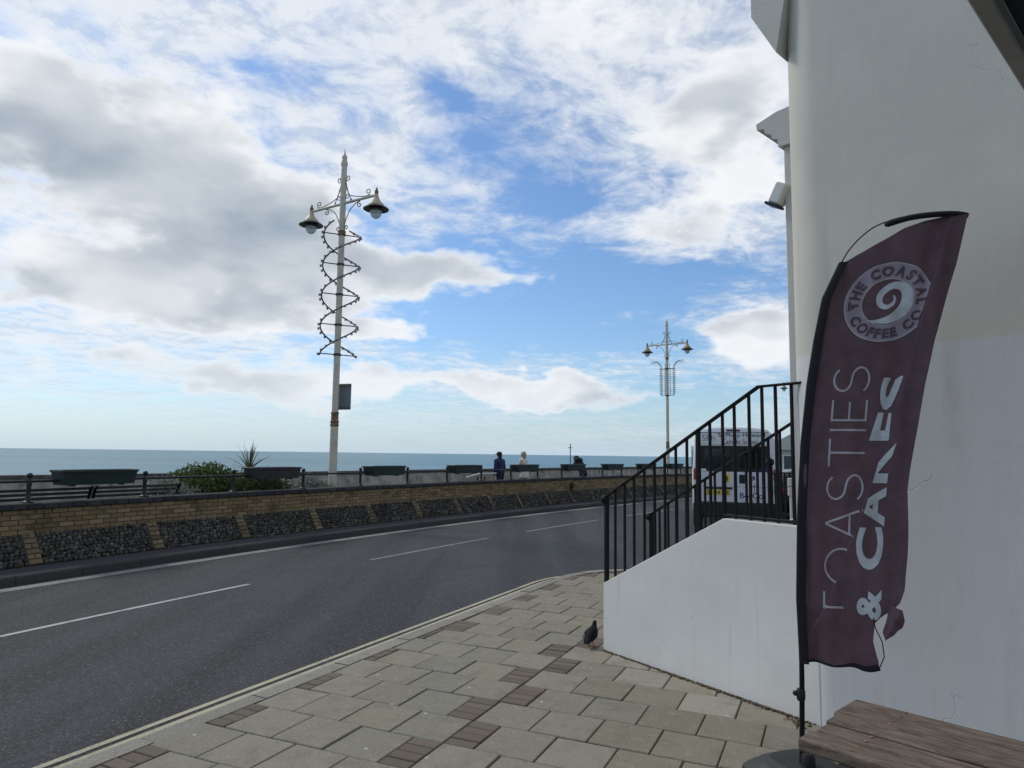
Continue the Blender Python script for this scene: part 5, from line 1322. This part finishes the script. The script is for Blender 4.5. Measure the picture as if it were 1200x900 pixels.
# the folds of the cloth swallow parts of the lettering
def put_print(name, mat, v, f, lift=.0035, parent=None):
    m = MB(); m.add([(p[0], cloth_y(p[0], p[1]) - lift, p[1]) for p in v], f); return m.build(name, mat, parent or sheet)
def densify(v, f, ln=.02):
    me = bpy.data.meshes.new('d'); me.from_pydata([(p[0], p[1], 0) for p in v], [], f); b = bmesh.new(); b.from_mesh(me); bmesh.ops.triangulate(b, faces=b.faces[:])
    for _ in range(4):
        ed = [e for e in b.edges if e.calc_length() > ln]
        if not ed: break
        bmesh.ops.subdivide_edges(b, edges=ed, cuts=1); bmesh.ops.triangulate(b, faces=[x for x in b.faces if len(x.verts) > 3])
    b.verts.index_update(); vv = [tuple(q.co) for q in b.verts]; ff = [tuple(q.index for q in x.verts) for x in b.faces]; b.free(); bpy.data.meshes.remove(me); return vv, ff
def left_of(a, b):            # half-plane: keep what lies left of the line a->b (a below b)
    d = Vector((b[0] - a[0], b[1] - a[1])); return (a, (-d.y, d.x))
def right_of(a, b): h = left_of(a, b); return (h[0], (-h[1][0], -h[1][1]))
# line 1: thin capitals, drawn as strokes; local x = along the line (upwards), y = cap height towards the pole
def stroke(P, w_):
    V = []; n = len(P)
    for i in range(n):
        t_ = (Vector(P[min(i + 1, n - 1)]) - Vector(P[max(i - 1, 0)])).normalized(); nn_ = Vector((-t_.y, t_.x)) * w_ / 2; V += [tuple(Vector(P[i]) - nn_), tuple(Vector(P[i]) + nn_)]
    return V, [(2 * i, 2 * i + 1, 2 * i + 3, 2 * i + 2) for i in range(n - 1)]
def arc(cx, cy, rx, ry, a0, a1, n=20): return [(cx + rx * math.cos(lerp(a0, a1, i / n)), cy + ry * math.sin(lerp(a0, a1, i / n))) for i in range(n + 1)]
def ln_(a, b, n=10): return [(lerp(a[0], b[0], i / n), lerp(a[1], b[1], i / n)) for i in range(n + 1)]
SW = .055; h = SW / 2
Sshape = arc(.32, .74, .29, .245, .45, math.pi * 1.0, 14) + arc(.32, .74, .29, .245, math.pi * 1.0, math.pi * 1.42, 8)[1:] + arc(.33, .25, .32, .235, math.pi * .40, -math.pi * .15, 12)[0:] + arc(.33, .25, .32, .235, -math.pi * .15, -math.pi * .86, 12)[1:]
GL = {'T': ([ln_((0, 1 - h), (.72, 1 - h)), ln_((.36, 0), (.36, 1 - SW))], .72), 'O': ([arc(.46, .5, .46 - h, .5 - h, 0, 2 * math.pi, 40)], .92), 'A': ([ln_((.02, 0), (.40, 1)), ln_((.78, 0), (.40, 1)), ln_((.15, .33), (.65, .33))], .80),
      'S': ([Sshape], .66), 'I': ([ln_((h, 0), (h, 1))], SW), 'E': ([ln_((h, 0), (h, 1)), ln_((SW, 1 - h), (.55, 1 - h)), ln_((SW, .5), (.50, .5)), ln_((SW, h), (.55, h))], .56)}
word = 'TOASTIES'; gapw = .20; total = sum(GL[c][1] for c in word) + gapw * (len(word) - 1)
b1z = [.867, 1.424, 1.778, 2.183]; b1u = [.237, .271, .299, .341]; t1z = [.853, 1.417, 1.777, 2.188]; t1u = [.067, .096, .123, .164]
def map1(x, y):
    z = lerp(.86, 2.186, x / total); ub = interp(z, b1z, b1u); ut = interp(z, t1z, t1u); return (lerp(ub, ut, y), z)
x = 0.0
for c in word:
    V, F = [], []
    for P in GL[c][0]:
        v, f = stroke([(p[0] + x, p[1]) for p in P], SW); o = len(V); V += v; F += [tuple(i + o for i in q) for q in f]
    V = [map1(*p) for p in V]; zm = sum(p[1] for p in V) / len(V)
    k_ = word.index(c) if zm < 1.4 else 9            # tucked under the diagonal fold
    hp_ = {0: [((0, .922), (0, 1)), ((.166, 0), (-1, 0))], 1: [left_of((.112, 1.0), (.20, 1.25))], 2: [left_of((.205, 1.25), (.268, 1.42))]}.get(k_, [left_of((.262, 1.40), (.335, 1.60))] if zm < 1.62 else [])
    if hp_: V, F = clip_geo(V, F, hp_)
    if V: put_print('lettering', 'print_thin', *densify([(p[0], p[1]) for p in V], F, .03))
    x += GL[c][1] + gapw
# line 2: heavy capitals
b2z = [.888, 1.254, 1.603, 1.76, 1.87, 2.134]; b2u = [.332, .361, .395, .428, .486, .518]
def map2(z, y): ub = interp(z, b2z, b2u); return (ub - .128 * y, z)
for c, z0_, z1_, in (('&', .888, 1.040), ('C', 1.135, 1.350), ('A', 1.355, 1.555), ('K', 1.575, 1.785), ('E', 1.795, 1.945), ('S', 1.955, 2.135)):
    v, f = text_geo(c, 1.0, .035, 'LEFT', 1.0, 0); x0, x1, y0, y1 = bounds(v)
    V = [map2(lerp(z0_, z1_, (p[0] - x0) / (x1 - x0)), (p[1] - y0) / (y1 - y0) if c != '&' else (p[1] - y0) / (y1 - y0) * .86) for p in v]
    if c in 'AK': V, f = clip_geo(V, f, [right_of((.262, 1.383), (.392, 1.788))])
    if c == 'E': V, f = clip_geo(V, f, [left_of((.405, 1.779), (.431, 1.957))])
    if c == 'S': V, f = clip_geo(V, f, [left_of((.429, 1.957), (.492, 2.134))])
    put_print('lettering', 'print_white', *densify([(p[0], p[1]) for p in V], f, .025))
# round badge: lilac ring, plum disc, curling wave
LC = (.428, 2.526); LX, LY = (.207, .012), (.022, .211)
def lmap(x, y): return (LC[0] + LX[0] * x + LY[0] * y, LC[1] + LX[1] * x + LY[1] * y)
LCLIP = [left_of((.535, 2.31), (.64, 2.64))]
def badge(name, mat, v, f, lift, parent=None, clip=True):
    V = [lmap(*p[:2]) for p in v]
    if clip: V, f = clip_geo(V, f, LCLIP)
    return put_print(name, mat, *densify([(p[0], p[1]) for p in V], f, .025), lift=lift)
def ring_geo(r0, r1, n=72):
    v = []; 
    for i in range(n): a = 2 * math.pi * i / n; v += [(r0 * math.cos(a), r0 * math.sin(a)), (r1 * math.cos(a), r1 * math.sin(a))]
    return v, [(2 * i, 2 * i + 1, (2 * i + 3) % (2 * n), (2 * i + 2) % (2 * n)) for i in range(n)]
badge('badge_ring', 'print_lilac', *ring_geo(.60, .985), .003); badge('badge_edge', 'print_thin', *ring_geo(.965, 1.0), .0042); badge('badge_edge', 'print_thin', *ring_geo(.575, .60), .0042)
def arc_text(txt, r, a_mid, size, outward, off=.03, gap=.13):
    ws = []
    for ch in txt:
        if ch == ' ': ws.append((None, None, .36)); continue
        v, f = text_geo(ch, 1.0, off, 'LEFT', 1.0, 0); x0, x1, y0, y1 = bounds(v); ws.append(([(p[0] - (x0 + x1) / 2, p[1]) for p in v], f, x1 - x0))
    tot_ = sum(w_[2] for w_ in ws) + gap * (len(ws) - 1); ang_ = -tot_ / 2
    for v, f, wd in ws:
        c_ = ang_ + wd / 2; ang_ += wd + gap
        if v is None: continue
        V = []
        for px_, py_ in v:
            th = (c_ + px_) * size / r
            if outward: rr = r + (py_ - .36) * size; a = a_mid - th
            else: rr = r - (py_ - .36) * size; a = a_mid + th
            V.append((rr * math.cos(a), rr * math.sin(a)))
        badge('badge_lettering', 'print_plum', V, f, .0055)
arc_text('THE COASTAL', .79, R_(88), .325, True, .05, .14); arc_text('COFFEE CO', .79, R_(-90), .31, False, .05, .09)
for sg in (-1, 1): badge('badge_dot', 'print_plum', [(sg * .79 + .035 * math.cos(i * .524), -.05 + .035 * math.sin(i * .524)) for i in range(12)], [tuple(range(12))], .0055)
# wave: a tapering crescent that curls to a point
cen = [(-.46, -.43), (-.20, -.47), (.06, -.45), (.30, -.31), (.45, -.08), (.44, .20), (.28, .38), (.04, .38), (-.16, .20), (-.17, -.02), (-.02, -.13), (.13, -.06), (.17, .07), (.13, .15)]
wid = [.005, .10, .20, .27, .29, .25, .20, .17, .16, .14, .115, .085, .06, .03]
cd = dens([(p[0], p[1], w_) for p, w_ in zip(cen, wid)], 6); V = []
for i, p in enumerate(cd):
    t_ = Vector((cd[min(i + 1, len(cd) - 1)].x - cd[max(i - 1, 0)].x, cd[min(i + 1, len(cd) - 1)].y - cd[max(i - 1, 0)].y)).normalized(); V += [(p.x - t_.y * p.z / 2, p.y + t_.x * p.z / 2), (p.x + t_.y * p.z / 2, p.y - t_.x * p.z / 2)]
badge('badge_wave', 'print_white', V, [(2 * i, 2 * i + 1, 2 * i + 3, 2 * i + 2) for i in range(len(cd) - 1)], .0042)

# water-filled base of the banner
t = thing('banner_base', 'black moulded plastic base weighting the banner pole, half under the table', 'base', T(1.545, 3.83, 0) @ RZ(R_(20)))
m = MB(); rings = [(.275, 0), (.285, .02), (.275, .055), (.20, .105), (.15, .125), (.06, .13)]; V = []; nq = 24
for r_, z in rings:
    for j in range(nq):
        a = 2 * math.pi * j / nq; q_ = (abs(math.cos(a)) ** 4 + abs(math.sin(a)) ** 4) ** -.25; V.append((r_ * q_ * math.cos(a) * .92, r_ * q_ * math.sin(a) * .92, z))
F = [tuple(range(nq))[::-1], tuple(range(5 * nq, 6 * nq))]
for i in range(5):
    for j in range(nq): F.append((i * nq + j, i * nq + (j + 1) % nq, (i + 1) * nq + (j + 1) % nq, (i + 1) * nq + j))
m.add(V, F); m.build('tank', 'rubber_base', t, 12)
m = MB(); m.lathe([(.035, .12), (.035, .17), (.025, .19)], 14, (-.02, -.06, 0)); m.build('socket', 'black_plastic', t, 40)
m = MB(); m.lathe([(.03, .10), (.03, .125), (.022, .13)], 12, (.15, .08, 0)); m.build('filler_cap', 'black_plastic', t, 40)

# ------------------------------------------------------------------ picnic table
tb = thing('picnic_table', 'weathered wooden picnic table in the lower right corner', 'table', frame((.975, 2.495, 0), D2, N2))
PLK = [.125, .112, .112, .112, .118]; y = 0.0; random.seed(5)
for w_ in PLK:
    ln = 1.50 + random.uniform(-.012, .012); x_ = random.uniform(-.022, .022); m = MB(); m.bevbox((0, 0, 0), (ln, w_ - .016, .042), .006)
    obj('plank', m.mesh('plank', 'weathered_wood'), tb, T(x_ + ln / 2, y + w_ / 2, .729 + random.uniform(-.0015, .0015)) @ Matrix.Rotation(R_(random.uniform(-.4, .4)), 4, 'X')); y += w_
    for bx_ in (.18, 1.32):
        for q_ in (-.028, .028): sm = MB(); sm.lathe([(.005, .0), (.0065, .0015), (.005, .0025)], 8, (bx_, y - w_ / 2 + q_, .7505)); sm.build('screw', 'lamp_rust', tb)
Wt = y
for x_ in (.18, 1.32):
    m = MB(); m.bevbox((x_, Wt / 2, .675), (.09, Wt - .06, .06), .005); m.build('batten', 'weathered_wood', tb)
    m = MB(); m.bevbox((x_ + .07, Wt / 2, .36), (.045, Wt + .72, .09), .005); m.build('seat_bearer', 'weathered_wood', tb)
    for sg in (-1, 1):
        a = Vector((x_, Wt / 2 + sg * .14, .68)); b_ = Vector((x_, Wt / 2 + sg * .52, .0)); d = (b_ - a).normalized(); u = Vector((1, 0, 0)); m = MB(); m.bevbox((0, 0, 0), ((b_ - a).length, .045, .095), .005, frame((a + b_) / 2, d, u, d.cross(u))); m.build('leg', 'weathered_wood', tb)
for sg in (-1, 1):
    for q_ in (-.062, .062):
        m = MB(); m.bevbox((.75, Wt / 2 + sg * (Wt / 2 + .26) + q_, .428), (1.5, .115, .042), .005); m.build('bench_plank', 'weathered_wood', tb)

# ------------------------------------------------------------------ pigeon
PGM = frame((.735, 6.44, .0), (.88, -.47, 0), (.47, .88, 0)) @ Matrix.Scale(.9, 4)
pg = thing('pigeon', 'dark pigeon with a pale rump walking beside the white stair wall', 'pigeon', PGM)
def loft(stations, n=14):
    """stations: (y, z, rx, rz) along the body"""
    m = MB(); V = []
    for i, (y, z, rx, rz) in enumerate(stations):
        y0, z0 = stations[max(0, i - 1)][:2]; y1, z1 = stations[min(len(stations) - 1, i + 1)][:2]; t_ = Vector((0, y1 - y0, z1 - z0)).normalized(); u = Vector((1, 0, 0)); w_ = u.cross(t_)
        for j in range(n): a = 2 * math.pi * j / n; V.append(Vector((0, y, z)) + u * rx * math.cos(a) + w_ * rz * math.sin(a))
    F = [tuple(range(n))[::-1], tuple(range((len(stations) - 1) * n, len(stations) * n))]
    for i in range(len(stations) - 1):
        for j in range(n): F.append((i * n + j, i * n + (j + 1) % n, (i + 1) * n + (j + 1) % n, (i + 1) * n + j))
    m.add(V, F); return m
m = loft([(-.135, .062, .026, .006), (-.10, .072, .034, .012), (-.06, .088, .050, .036), (-.02, .108, .062, .054), (.02, .125, .064, .060), (.055, .145, .052, .054), (.078, .170, .034, .036), (.088, .190, .024, .026), (.094, .208, .021, .023), (.104, .220, .019, .019), (.118, .222, .011, .011), (.126, .220, .004, .004)])
m.build('body', 'pigeon_dark', pg, True)
for sg in (-1, 1):
    m = MB(); m.add([(sg * .058, .05, .150), (sg * .070, .0, .135), (sg * .062, -.07, .098), (sg * .030, -.135, .074), (sg * .048, -.07, .118), (sg * .050, .0, .160)], [(0, 1, 5), (1, 2, 4, 5), (2, 3, 4)]); m.build('wing', 'pigeon_dark', pg, True)
    m = MB(); m.tube([(sg * .022, -.01, .075), (sg * .024, -.006, .035), (sg * .024, 0, .006)], .0042, 6); m.tube([(sg * .024, -.015, .004), (sg * .024, .03, .004)], .003, 5); m.tube([(sg * .024, .0, .004), (sg * .038, .022, .004)], .003, 5); m.tube([(sg * .024, .0, .004), (sg * .010, .022, .004)], .003, 5); m.build('leg', 'pigeon_red', pg)
m = MB(); m.ball((0, -.060, .062), (.036, .048, .024), 12, 8); m.build('rump', 'pigeon_grey', pg, True)
m = MB(); m.tube([(0, .122, .221), (0, .140, .214)], [.005, .0015], 6); m.build('beak', 'black_plastic', pg)
